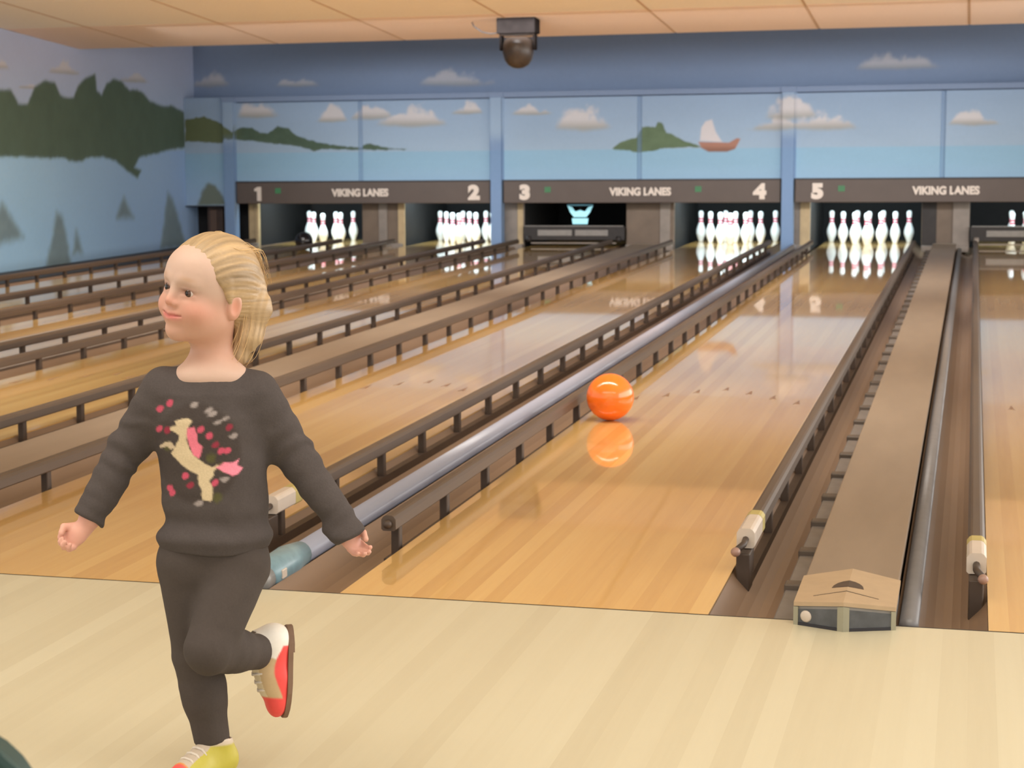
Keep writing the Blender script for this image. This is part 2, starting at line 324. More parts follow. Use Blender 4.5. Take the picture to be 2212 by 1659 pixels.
def paint_back(u, v):
    t = np.clip((v-1.15)/0.7, 0, 1)
    sky = lin((156, 177, 198))*(1-t[:, None]) + lin((148, 171, 200))*t[:, None]
    n = fbm(u*1.3, v*3, 5)
    sky = sky*(0.94+0.12*n[:, None])
    sea = lin((142, 178, 203))*(0.97+0.06*fbm(u*2, v*9, 9)[:, None])
    lo = np.clip((0.98-v)/0.4, 0, 1); sea = sea*(1-lo[:, None]) + lin((152, 180, 210))*lo[:, None]
    rgb = mix(sky, sea, sstep(0.006, -0.006, v-1.156))
    rgb = clouds(rgb, u, v, CLOUDS, 0.95, 3)
    j = 0.03*(fbm(u*18, v*18, 2)-0.47)
    s = poly_sd(u, v, HILL)+j; g = lin((80, 98, 82))*(0.85+0.3*fbm(u*10, v*14, 4)[:, None])
    ol = sstep(-7.55, -7.85, u)[:, None]; g = g*(1-ol)+lin((100, 110, 80))*ol
    rgb = mix(rgb, g, sstep(0.008, -0.010, s))
    s = poly_sd(u, v, ISLAND)+j; g = lin((98, 116, 90))*(0.8+0.4*fbm(u*12, v*16, 8)[:, None])
    rgb = mix(rgb, g, sstep(0.008, -0.010, s))
    rgb = mix(rgb, lin((206, 200, 202)), sstep(0.012, -0.012, poly_sd(u, v, SAIL)))
    hc = lin((166, 122, 106))*(1-sstep(1.2, 1.13, v)[:, None]*0.35)
    rgb = mix(rgb, hc, sstep(0.008, -0.010, poly_sd(u, v, HULL)))
    rgb = mix(rgb, lin((112, 122, 112)), sstep(0.03, -0.03, poly_sd(u, v, BTREE)+j))
    return np.clip(rgb, 0, 1)
def paint_upper(u, v):
    rgb = lin((130, 148, 178))*(0.92+0.16*fbm(u*0.9, v*3, 15)[:, None])
    return np.clip(clouds(rgb, u, v, UCLOUDS, 0.6, 21), 0, 1)
def paint_left(u, v):
    t = np.clip((v-1.2)/1.0, 0, 1)
    sky = lin((164, 188, 214))*(1-t[:, None]) + lin((178, 190, 220))*t[:, None]
    sky = sky*(0.95+0.1*fbm(u*1.2, v*2, 31)[:, None])
    sn = lin((160, 198, 228))*(0.96+0.08*fbm(u*1.5, v*3, 33)[:, None])
    b = np.clip((u-13.5)/4, 0, 1)[:, None]; sn = sn*(1-b)+lin((156, 186, 226))*b
    rgb = mix(sky, sn, sstep(0.01, -0.01, v-1.2))
    rgb = clouds(rgb, u, v, LCLOUDS, 0.75, 41)
    j = 0.04*(fbm(u*9, v*9, 35)-0.47)
    g = lin((88, 106, 92))*(0.88+0.25*fbm(u*6, v*5, 37)[:, None])
    rgb = mix(rgb, g, sstep(0.028, -0.022, poly_sd(u, v, FOREST)+j))
    for t_ in TREES:
        s = poly_sd(u, v, t_)+0.05*(fbm(u*12, v*12, 39)-0.47)
        rgb = mix(rgb, lin((116, 132, 132))*(0.85+0.3*fbm(u*9, v*9, 43)[:, None]), 0.85*sstep(0.07, -0.06, s))
    return np.clip(rgb, 0, 1)

# ------------------------------------------------------------------ setting: floor, walls, ceiling
floor = tag(box('floor', -8.6, 5.5, -7.6, 21.0, -0.30, -0.14, MT['sub']), 'pale maple approach floor in front of the foul line', kind='structure')
bw = 0.0635
board_me = box_me('board', -bw/2, bw/2, -7.5, -0.006, -0.135, 0.0)
for k in range(-66, 64):
    link('board', board_me, MT['approach'], floor, ((k+0.5)*bw, 0, 0))
box('foul_line', -7.6, 4.2, -0.006, 0.006, -0.10, -0.0008, MT['dark'], floor)

wl = grid_panel('wall_left', 4.0, 18.20, -0.14, 2.75, 0.022, lambda u, v: np.stack([np.full(u.shape, WALLX), u, v], -1), paint_left, (-0.15, 0, 0))
tag(wl, 'left wall painted with blue sky, dark green forest and a pale snowfield', kind='structure')
wl2 = grid_panel('wall_back', WALLX, 5.0, 1.70, 3.2, 0.022, lambda u, v: np.stack([u, np.full(u.shape, 18.1), v], -1), paint_upper, (0, 0.15, 0))
tag(wl2, 'upper back wall painted dusky blue with faint clouds', kind='structure')
box('baseboard_left', WALLX, -7.60, -0.02, 17.7, -0.14, -0.012, MT['dark'])
bpy.data.objects['baseboard_left']['kind'] = 'structure'; bpy.data.objects['baseboard_left']['label'] = 'dark strip of floor along the foot of the mural wall'

# sloping ceiling of panels on bars, dropping toward the pins
ceil = bpy.data.objects.new('ceiling', bpy.data.meshes.new('ceiling'))
bm = bmesh.new()
ys = (-8.0, 14.80)
vv = [bm.verts.new((x, y, ceil_z(y)+dz)) for dz in (0.03, 0.10) for y in ys for x in (WALLX, 5.0)]
for f in ((0, 1, 3, 2), (4, 6, 7, 5), (0, 4, 5, 1), (2, 3, 7, 6), (0, 2, 6, 4), (1, 5, 7, 3)): bm.faces.new([vv[i] for i in f])
bm.to_mesh(ceil.data); bm.free(); COL.objects.link(ceil); ceil.data.materials.append(MT['tbar'])
tag(ceil, 'warm tan panelled ceiling sloping down toward the pins', kind='structure')
TW, TD = 1.43, 1.75
tp = box_me('ceiling_panel', 0.008, TW-0.008, 0.008, TD-0.008, 0.0, 0.035, 0.004, 1)
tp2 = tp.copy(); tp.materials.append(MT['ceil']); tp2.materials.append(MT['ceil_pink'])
ang = math.atan(-CEIL_S)
for r in range(13):
    y1 = 14.80-r*TD
    for c in range(10):
        x0 = -8.90+c*TW
        if x0+TW > 5.0: continue
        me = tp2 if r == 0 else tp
        if x0 < WALLX:
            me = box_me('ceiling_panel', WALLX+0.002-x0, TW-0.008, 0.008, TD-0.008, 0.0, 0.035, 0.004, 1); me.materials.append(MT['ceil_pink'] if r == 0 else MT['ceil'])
        o = link('ceiling_panel', me, None, ceil, (x0, y1-TD, ceil_z(y1-TD)-0.006)); o.rotation_euler = (ang, 0, 0)
for c in range(10):
    x0 = -8.90+c*TW
    if x0 > WALLX and x0 < 5:
        me = box_me('ceiling_bar', -0.008, 0.008, 0, 22.7, -0.003, 0.03); o = link('ceiling_bar', me, MT['tbar'], ceil, (x0, 14.80-22.7, ceil_z(14.80-22.7)-0.006)); o.rotation_euler = (ang, 0, 0)

# void above the ceiling's edge: roof, bulkhead and end panel added to block light
tag(box('ceiling_upper', WALLX, 5.0, 14.66, 18.3, 3.2, 3.3, MT['sub']), 'dark upper roof above the masking units, added to block light', kind='structure')
tag(box('light_block_1', WALLX, 5.0, 14.60, 14.68, ceil_z(14.6)+0.11, 3.2, MT['sub']), 'added light-blocking panel above the far edge of the ceiling', kind='structure')
tag(box('end_light_block', 5.0, 5.1, 14.60, 18.3, 1.9, 3.3, MT['sub']), 'added light-blocking end panel of the space above the masking units', kind='structure')

# ------------------------------------------------------------------ lanes
LN = {1: 'the leftmost lane beside the mural wall', 2: 'the second lane from the mural wall', 3: 'the third lane, ending at the glowing emblem',
      4: 'the lane left of the blue grey tube', 5: 'the lane with the orange ball', 6: 'the lane at the right edge'}
NW = {1: 'one', 2: 'two', 3: 'three', 4: 'four', 5: 'five', 6: 'six'}
bl = 2*LW/20
lane_board = box_me('board', -bl/2, bl/2, 0.006, 19.45, -0.06, 0.0)
arrow = prism_me('arrow_marker', [(-0.016, -0.09), (0, -0.06), (0.016, -0.09), (0, 0.07)], -0.004, 0.0006)
MT['inlay'] = plain('arrow_inlay', srgb(126, 92, 62), 0.3, noise=0.1)
for n, xc in LANES.items():
    t = thing('bowling_lane', 'glossy maple bowling lane: '+LN[n], 'bowling lane', (xc, 0, 0), 0, 'bowling lanes')
    for i in range(20): link('board', lane_board, MT['lane'], t, (-LW+(i+0.5)*bl, 0, 0))
    for dx, yy in ((0, 4.82), (-.132, 4.69), (.132, 4.69), (-.264, 4.53), (.264, 4.53), (-.396, 4.37), (.396, 4.37)):
        link('arrow_marker', arrow, MT['inlay'], t, (dx, yy, 0))

# gutters
def gutter_me(wd):
    bm = bmesh.new(); A = []; n = 10
    prof = [(-wd/2+wd*i/n, -0.006-0.088*math.sin(math.pi*i/n)) for i in range(n+1)]
    prof = prof + [(wd/2, -0.11), (-wd/2, -0.11)]
    A = [bm.verts.new((x, 0.006, z)) for x, z in prof]; B = [bm.verts.new((x, 19.4, z)) for x, z in prof]
    m = len(prof)
    for i in range(m): bm.faces.new((A[i], A[(i+1) % m], B[(i+1) % m], B[i]))
    bm.faces.new(A[::-1]); bm.faces.new(B)
    return bm_mesh(bm, 'gutter')
GW = {}
for n, xc in LANES.items():
    for s in (-1, 1):
        gw = 0.235
        if (n, s) in ((2, 1), (3, -1)): gw = 0.208
        if (n, s) in ((4, 1), (5, -1)): gw = 0.225
        GW[(n, s)] = gw
        side = 'left' if s < 0 else 'right'
        nm = f'number {n}' if n < 6 else 'the lane at the right edge'
        lb = f'brown rounded {side} gutter of '+LN[n]
        tag(link('gutter', gutter_me(gw), MT['gutter'], None, (xc+s*(LW+gw/2+0.001), 0, 0)), lb, 'gutter', 'lane gutters')

# bumper rails on posts, raised on both sides of each lane
post_me = box_me('post', -0.014, 0.014, -0.018, 0.018, -0.055, 0.066, 0.003, 1)
knob_me = lathe_me('end_knob', [(0, -0.016), (0.010, -0.014), (0.0145, -0.003), (0.013, 0.009), (0, 0.012)], 14, 'y')
def rail_me(y0, y1, x=0.024, zb=0.062, zt=0.112, nm='rail'):
    c = 0.014
    prof = [(-x, zb+0.006), (-x+0.006, zb), (x-0.006, zb), (x, zb+0.006), (x, zt-c), (x-c*.5, zt-c*.3), (x-c, zt), (-x+c, zt), (-x+c*.5, zt-c*.3), (-x, zt-c)]
    return prism_me(nm, prof, y0, y1, 'y')
RSTART = {(5, 1): 0.62, (5, -1): 0.60, (4, 1): 0.80, (6, -1): 0.42}
for n, xc in LANES.items():
    for s in (-1, 1):
        x = xc+s*(LW+0.032); y0 = RSTART.get((n, s), 0.7)
        side = 'left' if s < 0 else 'right'
        t = thing('bumper_rail', f'brown {side} bumper rail of '+LN[n], 'bumper rail', (x, 0, 0), 0, 'bumper rails')
        ys = y0+0.02 if (n, s) != (5, -1) else y0
        if s > 0 or n == 6:
            ln = 0.30 if n == 5 else 0.25
            link('rail', rail_me(y0+ln, 17.3), MT['rail'], t)
            ec = link('end_cap', rail_me(y0, y0+ln-0.07, 0.027, 0.058, 0.118, 'end_cap'), MT['pale'], t)
            sub(link('end_band', rail_me(y0+ln-0.07, y0+ln, 0.0275, 0.057, 0.1185, 'end_band'), MT['yellowish'], t), ec)
            link('knob_arm', tube_me('knob_arm', [(0, y0, 0.085), (-s*0.0, y0-0.05, 0.08), (-s*0.016, y0-0.09, 0.07)], 0.010), MT['post'], t)
            sub(link('end_knob', knob_me.copy(), MT['pinkish'], t, (-s*0.018, y0-0.10, 0.066)), ec)
            box('foot', -0.02, 0.02, y0-0.07, y0+0.02, -0.06, 0.055, MT['post'], t, 0.004)
        else:
            link('rail', rail_me(y0, 17.3), MT['rail'], t)
            link('end_knob', knob_me.copy(), MT['post'], t, (0, y0-0.012, 0.086))
        box('base_strip', -0.017, 0.017, y0, 17.3, -0.060, -0.028, MT['post'], t)
        k = 0
        while y0+0.09+k*0.592 < 17.2:
            link('post', post_me, MT['post'], t, (0, y0+0.09+k*0.592, 0)); k += 1

# dividers
def cap_thing(nm, label, xa, xb, z=0.045, y0=0.2, mat='cap'):
    t = thing(nm, label, 'lane divider', ((xa+xb)/2, 0, 0), 0, 'lane dividers'); h = (xb-xa)/2
    box('cap_board', -h, h, y0, 17.7, z-0.022, z, MT[mat], t, 0.004)
    box('cap_core', -h+0.012, h-0.012, y0+0.01, 17.7, -0.13, z-0.022, MT['gutter'], t)
    return t, h
def edge(n, s): return LANES[n]+s*(LW+GW[(n, s)]+0.002)
cap_thing('lane_divider', 'flat tan divider board between the two lanes nearest the mural wall', edge(1, 1), edge(2, -1), 0.035)
cap_thing('lane_divider', 'narrow pale divider strip running to the column between signs two and three', edge(2, 1), edge(3, -1), 0.03, 0.2, 'pale')
cap_thing('lane_divider', 'wide flat tan divider board just right of the child, between signs three and four', edge(3, 1), edge(4, -1), 0.04)
# divider 4/5: blue-grey tube on a low core
xa, xb = edge(4, 1), edge(5, -1); xm = (xa+xb)/2
t = thing('tube_divider', 'blue grey round tube with teal front end left of the orange ball', 'lane divider', (xm, 0, 0), 0, 'lane dividers')
link('tube', tube_me('tube', [(0, 0.40, 0.012), (0, 17.7, 0.012)], 0.037, 16), MT['pipe'], t)
box('core', xa-xm+0.002, xb-xm-0.002, 0.2, 17.7, -0.13, -0.02, MT['gutter'], t)
link('teal_end', tube_me('teal_end', [(0, 0.09, 0.012), (0, 0.11, 0.014), (0, 0.30, 0.016), (0, 0.42, 0.014)], [0.030, 0.046, 0.05, 0.04], 18), MT['teal'], t)
box('end_tag', 0.030, 0.049, 0.13, 0.17, 0.0, 0.028, MT['pale'], t, 0.003)
link('end_cup', lathe_me('end_cup', [(0, -0.02), (0.036, -0.018), (0.042, 0), (0.04, 0.05), (0, 0.055)], 18, 'y'), MT['grey'], t, (0, 0.045, 0.008))
# divider 5/6 with pointed nose
xa, xb = edge(5, 1), edge(6, -1); xm = (xa+xb)/2; h = (xb-xa)/2
t, h = cap_thing('ball_return_divider', 'wide tan divider with pointed nose right of the orange ball lane', xa, xb, 0.058, 0.285)
HS = h+0.004
def ridge_me(nm, zs, zc, th, inset=0.0, y0=-0.10):
    """six-sided wedge with a raised middle ridge"""
    P = [(-HS+inset, -0.048+inset), (0, y0+inset), (HS-inset, -0.048+inset), (HS-inset, 0.275), (0, 0.315), (-HS+inset, 0.275)]
    Z = [zs, zc, zs, zs, zc, zs]
    bm = bmesh.new()
    T = [bm.verts.new((x, y, z)) for (x, y), z in zip(P, Z)]; B = [bm.verts.new((x, y, (z-th) if th else -0.02)) for (x, y), z in zip(P, Z)]
    bm.faces.new((T[0], T[1], T[4], T[5])); bm.faces.new((T[1], T[2], T[3], T[4]))
    bm.faces.new((B[5], B[4], B[1], B[0])); bm.faces.new((B[4], B[3], B[2], B[1]))
    for i in range(6): bm.faces.new((T[i], B[i], B[(i+1) % 6], T[(i+1) % 6]))
    return bm_mesh(bm, nm, False)
link('nose_top', ridge_me('nose_top', 0.061, 0.079, 0.011), MT['cap_nose'], t)
link('nose_body', ridge_me('nose_body', 0.049, 0.067, 0, 0.003), MT['grey'], t)
for s in (-1, 1):
    a = Vector((s*(HS-0.002), -0.046)); b = Vector((s*0.001, -0.097)); d = (b-a).normalized(); nrm = Vector((d.y, -d.x))
    if nrm.y > 0: nrm = -nrm
    def quad(p, q, off, z0, zp, zq, nm, mat):
        bm = bmesh.new(); V = []
        for o_ in (off, -0.004):
            V += [bm.verts.new((*(p+nrm*o_), z0)), bm.verts.new((*(q+nrm*o_), z0)), bm.verts.new((*(q+nrm*o_), zq)), bm.verts.new((*(p+nrm*o_), zp))]
        for f in ((0, 1, 2, 3), (7, 6, 5, 4), (0, 4, 5, 1), (1, 5, 6, 2), (2, 6, 7, 3), (3, 7, 4, 0)): bm.faces.new([V[i] for i in f])
        link(nm, bm_mesh(bm, nm), mat, t)
    quad(a+d*0.010, b-d*0.010, 0.001, 0.004, 0.043, 0.058, 'front_window', MT['window_dark'])
    quad(a-d*0.001, a+d*0.012, 0.004, 0.0, 0.049, 0.050, 'frame_edge', MT['frame_pale'])
    quad(b-d*0.014, b+d*0.003, 0.004, 0.0, 0.064, 0.067, 'frame_edge', MT['frame_pale'])
    quad(a, b, 0.0035, 0.0, 0.008, 0.008, 'frame_sill', MT['sign_edge'])
    if s < 0:
        c = a+d*0.034+nrm*0.0015
        o = link('emblem_disc', lathe_me('emblem_disc', [(0, 0.003), (0.013, 0.003), (0.016, 0.0), (0.016, -0.002), (0, -0.002)], 20), MT['pale'], t, (c.x, c.y, 0.026))
        o.rotation_euler = Vector((nrm.x, nrm.y, 0)).to_track_quat('Z', 'Y').to_euler()
def on_top(pts, lift, nm, mat):
    """thin inlay following the two slopes of the nose"""
    zt = lambda x: 0.079-0.018*abs(x)/HS
    bm = bmesh.new(); A = [bm.verts.new((x, y, zt(x)+lift)) for x, y in pts]; B = [bm.verts.new((x, y, zt(x)-0.004)) for x, y in pts]
    bm.faces.new(A); bm.faces.new(B[::-1]); n_ = len(pts)
    for i in range(n_): bm.faces.new((A[i], B[i], B[(i+1) % n_], A[(i+1) % n_]))
    link(nm, bm_mesh(bm, nm), mat, t)
arc = [(0.042*math.cos(q), 0.085+0.075*math.sin(q)) for q in [math.pi*i/8 for i in range(9)]]
on_top([p_ for p_ in arc if p_[0] >= -1e-6] + [(0, 0.085)], 0.0008, 'grip_recess', MT['post']); on_top([(0, 0.085)]+[p_ for p_ in arc if p_[0] <= 1e-6], 0.0008, 'grip_recess', MT['post'])
for s in (-1, 1): on_top([(0, 0.030), (0, 0.036), (s*0.085, 0.008), (s*0.085, 0.004)], 0.0006, 'score_line', MT['post'])
link('side_tube', tube_me('side_tube', [(h+0.034, 0.03, -0.008), (h+0.034, 17.6, -0.008)], 0.026, 12), MT['pipe_dark'], t)
seg_me = box_me('side_panel', -0.056, 0.008, -0.21, 0.21, -0.07, -0.012, 0.004, 1); ps_me = box_me('side_post_shade', -0.058, 0.008, -0.030, 0.030, -0.07, 0.004, 0.004, 1)
for k in range(36):
    y = 0.19+k*0.48
    link('side_panel', seg_me, MT['side_grey'], t, (-h-0.011, y, 0)); link('side_post_shade', ps_me, MT['post_shade'], t, (-h-0.012, y+0.24, 0))  # dark blocks stand in for the rail posts' shadows between grey panels

# ------------------------------------------------------------------ pin end: pits, kickbacks, masking units
tag(box('wall_pit', WALLX, 4.2, 20.3, 20.4, -0.14, 1.8, MT['black']), 'black back of the pin pits', kind='structure')
tag(box('ceiling_pit', WALLX, 4.2, 17.95, 20.4, 0.84, 0.87, MT['black']), 'black cover over the pin decks', kind='structure')
def kickback(x0, x1, label, front='kick', fx=None):
    t = thing('kickback', label, 'kickback', ((x0+x1)/2, 18.0, 0), 0, 'kickbacks'); h = (x1-x0)/2
    box('side_wall', -h, h, 0.02, 2.0, -0.05, 0.835, MT['black'], t, 0.004)
    box('front_board', -h, h, -0.03, 0.02, -0.05, 0.83, MT[front], t, 0.006)
    if fx:
        for a, b, mt in fx: box('edge_trim', a, b, -0.05, -0.03, -0.04, 0.56, MT[mt], t, 0.004)
    box('foot_plate', -h*0.98, h*0.98, -0.12, -0.05, -0.05, 0.02, MT['kick_grey'], t, 0.004)
    return t
G = 0.10
kickback(LANES[1]-LW-0.36, LANES[1]-LW-0.22, 'tan fronted kickback board left of the pins under number one', 'kick_tan', [(0.02, 0.066, 'kick_tan')])
kickback(LANES[1]+LW+G, LANES[2]-LW-G, 'brown kickback wall between the pins under numbers one and two', 'kick', [(-0.05, 0.06, 'kick_grey'), (0.20, 0.29, 'kick_tan')])
kickback(LANES[2]+LW+G, LANES[3]-LW-G, 'dark kickback wall behind the blue column between numbers two and three', 'kick_grey', [(0.06, 0.13, 'kick_tan')])
kickback(LANES[3]+LW+G, LANES[4]-LW-G, 'brown kickback wall between the pins under numbers three and four', 'kick', [(0.12, 0.24, 'kick_grey')])
kickback(LANES[4]+LW+G, LANES[5]-LW-G, 'tan edged kickback wall behind the blue column between numbers four and five', 'kick_grey', [(0.05, 0.165, 'kick_tan')])
kickback(LANES[5]+LW+G, LANES[6]-LW-G, 'brown kickback wall right of the full rack under number five', 'kick', [(0.08, 0.26, 'kick_grey'), (-0.26, -0.10, 'dark')])

# masking units: painted panels above a brown sign band
COLS = [-7.774, -4.33, -0.871, 2.56]
bk3 = lambda y: (lambda u, v: np.stack([u, np.full(u.shape, y), v], -1))
units = [(COLS[0]+0.085, COLS[1]-0.085, ('1', -7.395), ('2', -4.612), -6.06, [(-7.136)], 'painted masking panels with a green shoreline over sign band one and two'),
         (COLS[1]+0.085, COLS[2]-0.085, ('3', -3.98), ('4', -1.188), -2.585, [-3.701, -1.902], 'painted masking panels with island and sailing ship over sign band three and four'),
         (COLS[2]+0.085, COLS[3]-0.085, ('5', -0.533), ('6', 2.22), 0.892, [-0.263, 1.98], 'painted masking panels over the sign band numbered five at the right edge')]
for xa, xb, A, B, xt, gr, lb in units:
    t = thing('masking_unit', lb, 'masking unit', ((xa+xb)/2, PIT0, 0.5), 0, 'masking units')
    off = (-(xa+xb)/2, -PIT0, -0.5)
    xm = (xa+xb)/2
    for a, b in ((xa, xm-0.028), (xm+0.028, xb)):
        o = grid_panel('painted_panel', a, b, 0.80, 1.775, 0.0115, bk3(PIT0), paint_back, (0, 0.05, 0), t); o.location = off
    o = grid_panel('panel_seam', xm-0.028, xm+0.028, 0.80, 1.775, 0.0115, bk3(PIT0+0.022), lambda u, v: mix(paint_back(u, v), lin((112, 138, 172)), np.full(u.shape, 0.45)), (0, 0.03, 0), t); o.location = off
    o = grid_panel('top_frame', xa, xb, 1.787, 1.85, 0.02, bk3(PIT0-0.03), paint_upper, (0, 0.08, 0), t); o.location = off
    sb = box('sign_band', xa, xb, PIT0-0.02, PIT0+0.06, 0.525, 0.788, MT['sign'], t, 0.006, off)
    box('sign_edge', xa, xb, PIT0-0.028, PIT0+0.05, 0.788, 0.803, MT['sign_edge'], t, 0, off)
    for ch, x in (A, B):
        nm_ = text_me('numeral', ch, 0.222, 0.006, 0.016, 1.15) if ch != '1' else prism_me('numeral', [(-0.055, 0.034), (-0.055, 0.062), (-0.012, 0.088), (0.036, 0.088), (0.036, -0.088), (-0.018, -0.088), (-0.018, 0.034)], -0.006, 0.006, 'y')
        sub(link('numeral', nm_, MT['letter'], t, (x+off[0], -0.028, 0.645-0.5)), sb)
    sub(link('lettering', text_me('lettering', 'VIKING LANES', 0.122, 0.005, 0.006, 0.92), MT['letter'], t, (xt+off[0], -0.027, 0.652-0.5)), sb)
    for x in (gr if isinstance(gr, list) else [gr]):
        sub(link('indicator', text_me('indicator', 'III', 0.085, 0.004, 0.004, 1.2), MT['green'], t, (x+off[0], -0.026, 0.68-0.5)), sb)
# small end panel beside the left wall
t = thing('end_panel', 'narrow painted end panel with a small fir above a dark gap by the left wall', 'wall panel', (-8.1, PIT0, 0.5))
o = grid_panel('painted_panel', WALLX+0.002, COLS[0]-0.072, 0.50, 1.85, 0.0115, bk3(PIT0), paint_back, (0, 0.05, 0), t); o.location = (8.1, -PIT0, -0.5)
box('ledge', WALLX+0.003, COLS[0]-0.072, PIT0-0.03, PIT0+0.05, 0.488, 0.50, MT['sign_edge'], t, 0, (8.1, -PIT0, -0.5))
t = thing('brown_post', 'dark brown upright board in the gap beside the leftmost blue column', 'post', (-8.04, 17.85, 0))
box('upright', -0.10, 0.10, 0.0, 0.10, -0.13, 0.486, plain('umber', srgb(70, 54, 48), 0.6), t, 0.006)
box('plate', -0.06, 0.03, -0.02, 0.0, -0.12, 0.44, plain('umber_light', srgb(92, 72, 62), 0.6), t, 0.004)
tag(box('wall_gap', WALLX-0.04, -7.60, 18.14, 18.2, -0.14, 1.85, MT['black']), 'dark back of the gap beside the leftmost column', kind='structure')
# columns
for i, (x, lb) in enumerate(zip(COLS[:3], ('blue painted column left of number one', 'blue painted column between numbers two and three', 'blue painted column with a cloud across its top between numbers four and five'))):
    t = thing('blue_column', lb, 'column', (x, PIT0-0.06, 0), 0, 'blue columns')
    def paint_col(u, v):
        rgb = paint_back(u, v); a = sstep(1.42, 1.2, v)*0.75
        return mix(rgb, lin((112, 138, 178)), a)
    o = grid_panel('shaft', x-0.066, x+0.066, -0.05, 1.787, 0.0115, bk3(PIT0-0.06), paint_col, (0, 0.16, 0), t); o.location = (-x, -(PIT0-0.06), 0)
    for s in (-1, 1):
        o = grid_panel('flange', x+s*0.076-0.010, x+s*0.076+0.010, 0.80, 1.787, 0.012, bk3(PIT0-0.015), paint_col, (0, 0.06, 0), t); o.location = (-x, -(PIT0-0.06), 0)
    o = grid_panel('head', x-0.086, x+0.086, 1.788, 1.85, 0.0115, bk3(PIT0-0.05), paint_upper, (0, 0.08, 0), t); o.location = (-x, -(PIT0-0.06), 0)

# pin deck lamps under each masking unit
for n, xc in LANES.items():
    if n == 3: area('pin_lamp', (xc, 18.05, 0.82), (xc, 19.0, 0.1), 0.9, 0.1, 2.0, (0.80, 0.94, 1.0))
    else: area('pin_lamp', (xc, 18.12, 0.835), (xc, 18.85, 0.15), 1.0, 0.12, 62 if n != 6 else 34, (0.76, 0.95, 1.0))

# pins
pp = [(0, 0), (0.0258, 0), (0.029, 0.008), (0.0358, 0.03), (0.0465, 0.057), (0.0575, 0.09), (0.0605, 0.115), (0.0585, 0.145), (0.050, 0.175), (0.038, 0.205), (0.029, 0.230), (0.0245, 0.251), (0.0235, 0.265), (0.0262, 0.295), (0.0305, 0.325), (0.0323, 0.343), (0.030, 0.362), (0.021, 0.376), (0.010, 0.3805), (0, 0.381)]
def pr_at(z):
    for (r0, z0), (r1, z1) in zip(pp[1:], pp[2:]):
        if z0 <= z <= z1 and z1 > z0: return r0+(r1-r0)*(z-z0)/(z1-z0)
pin_me = lathe_me('bowling_pin', pp, 20); pin_me.materials.append(MT['pin'])
def stripe_me(z0, z1):
    zz = [z0+(z1-z0)*i/4 for i in range(5)]
    return lathe_me('neck_stripe', [(pr_at(zz[0])-0.001, zz[0])]+[(pr_at(z)+0.0009, z) for z in zz]+[(pr_at(zz[-1])-0.001, zz[-1])], 20)
st1 = stripe_me(0.238, 0.258); st2 = stripe_me(0.272, 0.292)
for s_ in (st1, st2): s_.materials.append(MT['red'])
SPOT = {1: (0, 0), 2: (-1, 1), 3: (1, 1), 4: (-2, 2), 5: (0, 2), 6: (2, 2), 7: (-3, 3), 8: (-1, 3), 9: (1, 3), 10: (3, 3)}
PLACE = {1: 'head pin', 2: 'left pin of the second row', 3: 'right pin of the second row', 4: 'left pin of the third row', 5: 'middle pin of the third row', 6: 'right pin of the third row',
         7: 'leftmost pin of the back row', 8: 'second pin from the left in the back row', 9: 'third pin from the left in the back row', 10: 'rightmost pin of the back row'}
for n, lst in ((1, (7, 4, 1, 5, 3, 9)), (2, range(1, 11)), (4, range(1, 11)), (5, range(1, 11)), (6, (2, 8, 5, 1, 3, 9, 6, 10))):
    for k in lst:
        i, r = SPOT[k]
        o = link('bowling_pin', pin_me, None, None, (LANES[n]+i*0.1524, 18.288+r*0.264, 0.0))
        where = f'under number {NW[n]}' if n < 6 else 'at the right edge'
        tag(o, f'red-striped bowling pin {where}, {PLACE[k]}', 'bowling pin', 'bowling pins')
        link('neck_stripe', st1, None, o); link('neck_stripe', st2, None, o)

# lowered sweep bars
def sweep(n, label):
    xc = LANES[n]
    t = thing('sweep_bar', label, 'sweep bar', (xc, 17.92, 0), 0, 'sweep bars')
    br = box('bar', -0.62, 0.62, -0.03, 0.03, 0.07, 0.235, MT['dark'], t, 0.008)
    for s in (-1, 1):
        sub(box('strip', 0.02 if s > 0 else -0.44, 0.42 if s > 0 else -0.02, -0.036, -0.03, 0.125, 0.195, MT['grey'], t, 0.002), br)
        box('arm', s*0.57-0.03, s*0.57+0.03, 0.03, 0.5, 0.10, 0.20, MT['dark'], t, 0.006)
    box('top_edge', -0.60, 0.60, -0.034, 0.02, 0.236, 0.246, MT['grey'], t)
    for s in (-1, 1): link('roller', lathe_me('roller', [(0, -0.03), (0.034, -0.028), (0.036, 0.028), (0, 0.03)], 16, 'x'), MT['kick_grey'] if n == 6 else MT['dark'], t, (s*0.55, -0.035, 0.085))
    box('lip', -0.52, 0.52, -0.05, -0.035, 0.03, 0.045, MT['kick_grey'], t)
sweep(3, 'dark sweep bar with two grey strips lowered across the empty lane under number three')
sweep(6, 'dark sweep bar lowered across the rightmost lane')
# the small lit emblem above the sweep bar of lane 3
t = thing('lit_emblem', 'small pale cyan glowing emblem in the dark pit under number three', 'emblem', (-3.36, 18.0, 0.26))
EM = plain('cyan_glow', srgb(150, 205, 215), 0.4, noise=0.05, emit=srgb(150, 215, 228), estr=0.75)
EM2 = plain('cyan_glow_dim', srgb(90, 140, 155), 0.4, noise=0.05, emit=srgb(110, 170, 190), estr=0.35)
link('horned_top', prism_me('horned_top', [(-0.155, 0.22), (-0.10, 0.205), (-0.06, 0.15), (0, 0.17), (0.06, 0.15), (0.10, 0.205), (0.155, 0.22), (0.12, 0.14), (0.075, 0.085), (-0.075, 0.085), (-0.12, 0.14)], -0.008, 0.008, 'y'), EM, t)
link('base_block', prism_me('base_block', [(-0.09, 0.0), (0.09, 0.0), (0.10, 0.07), (-0.10, 0.07)], -0.008, 0.008, 'y'), EM, t)
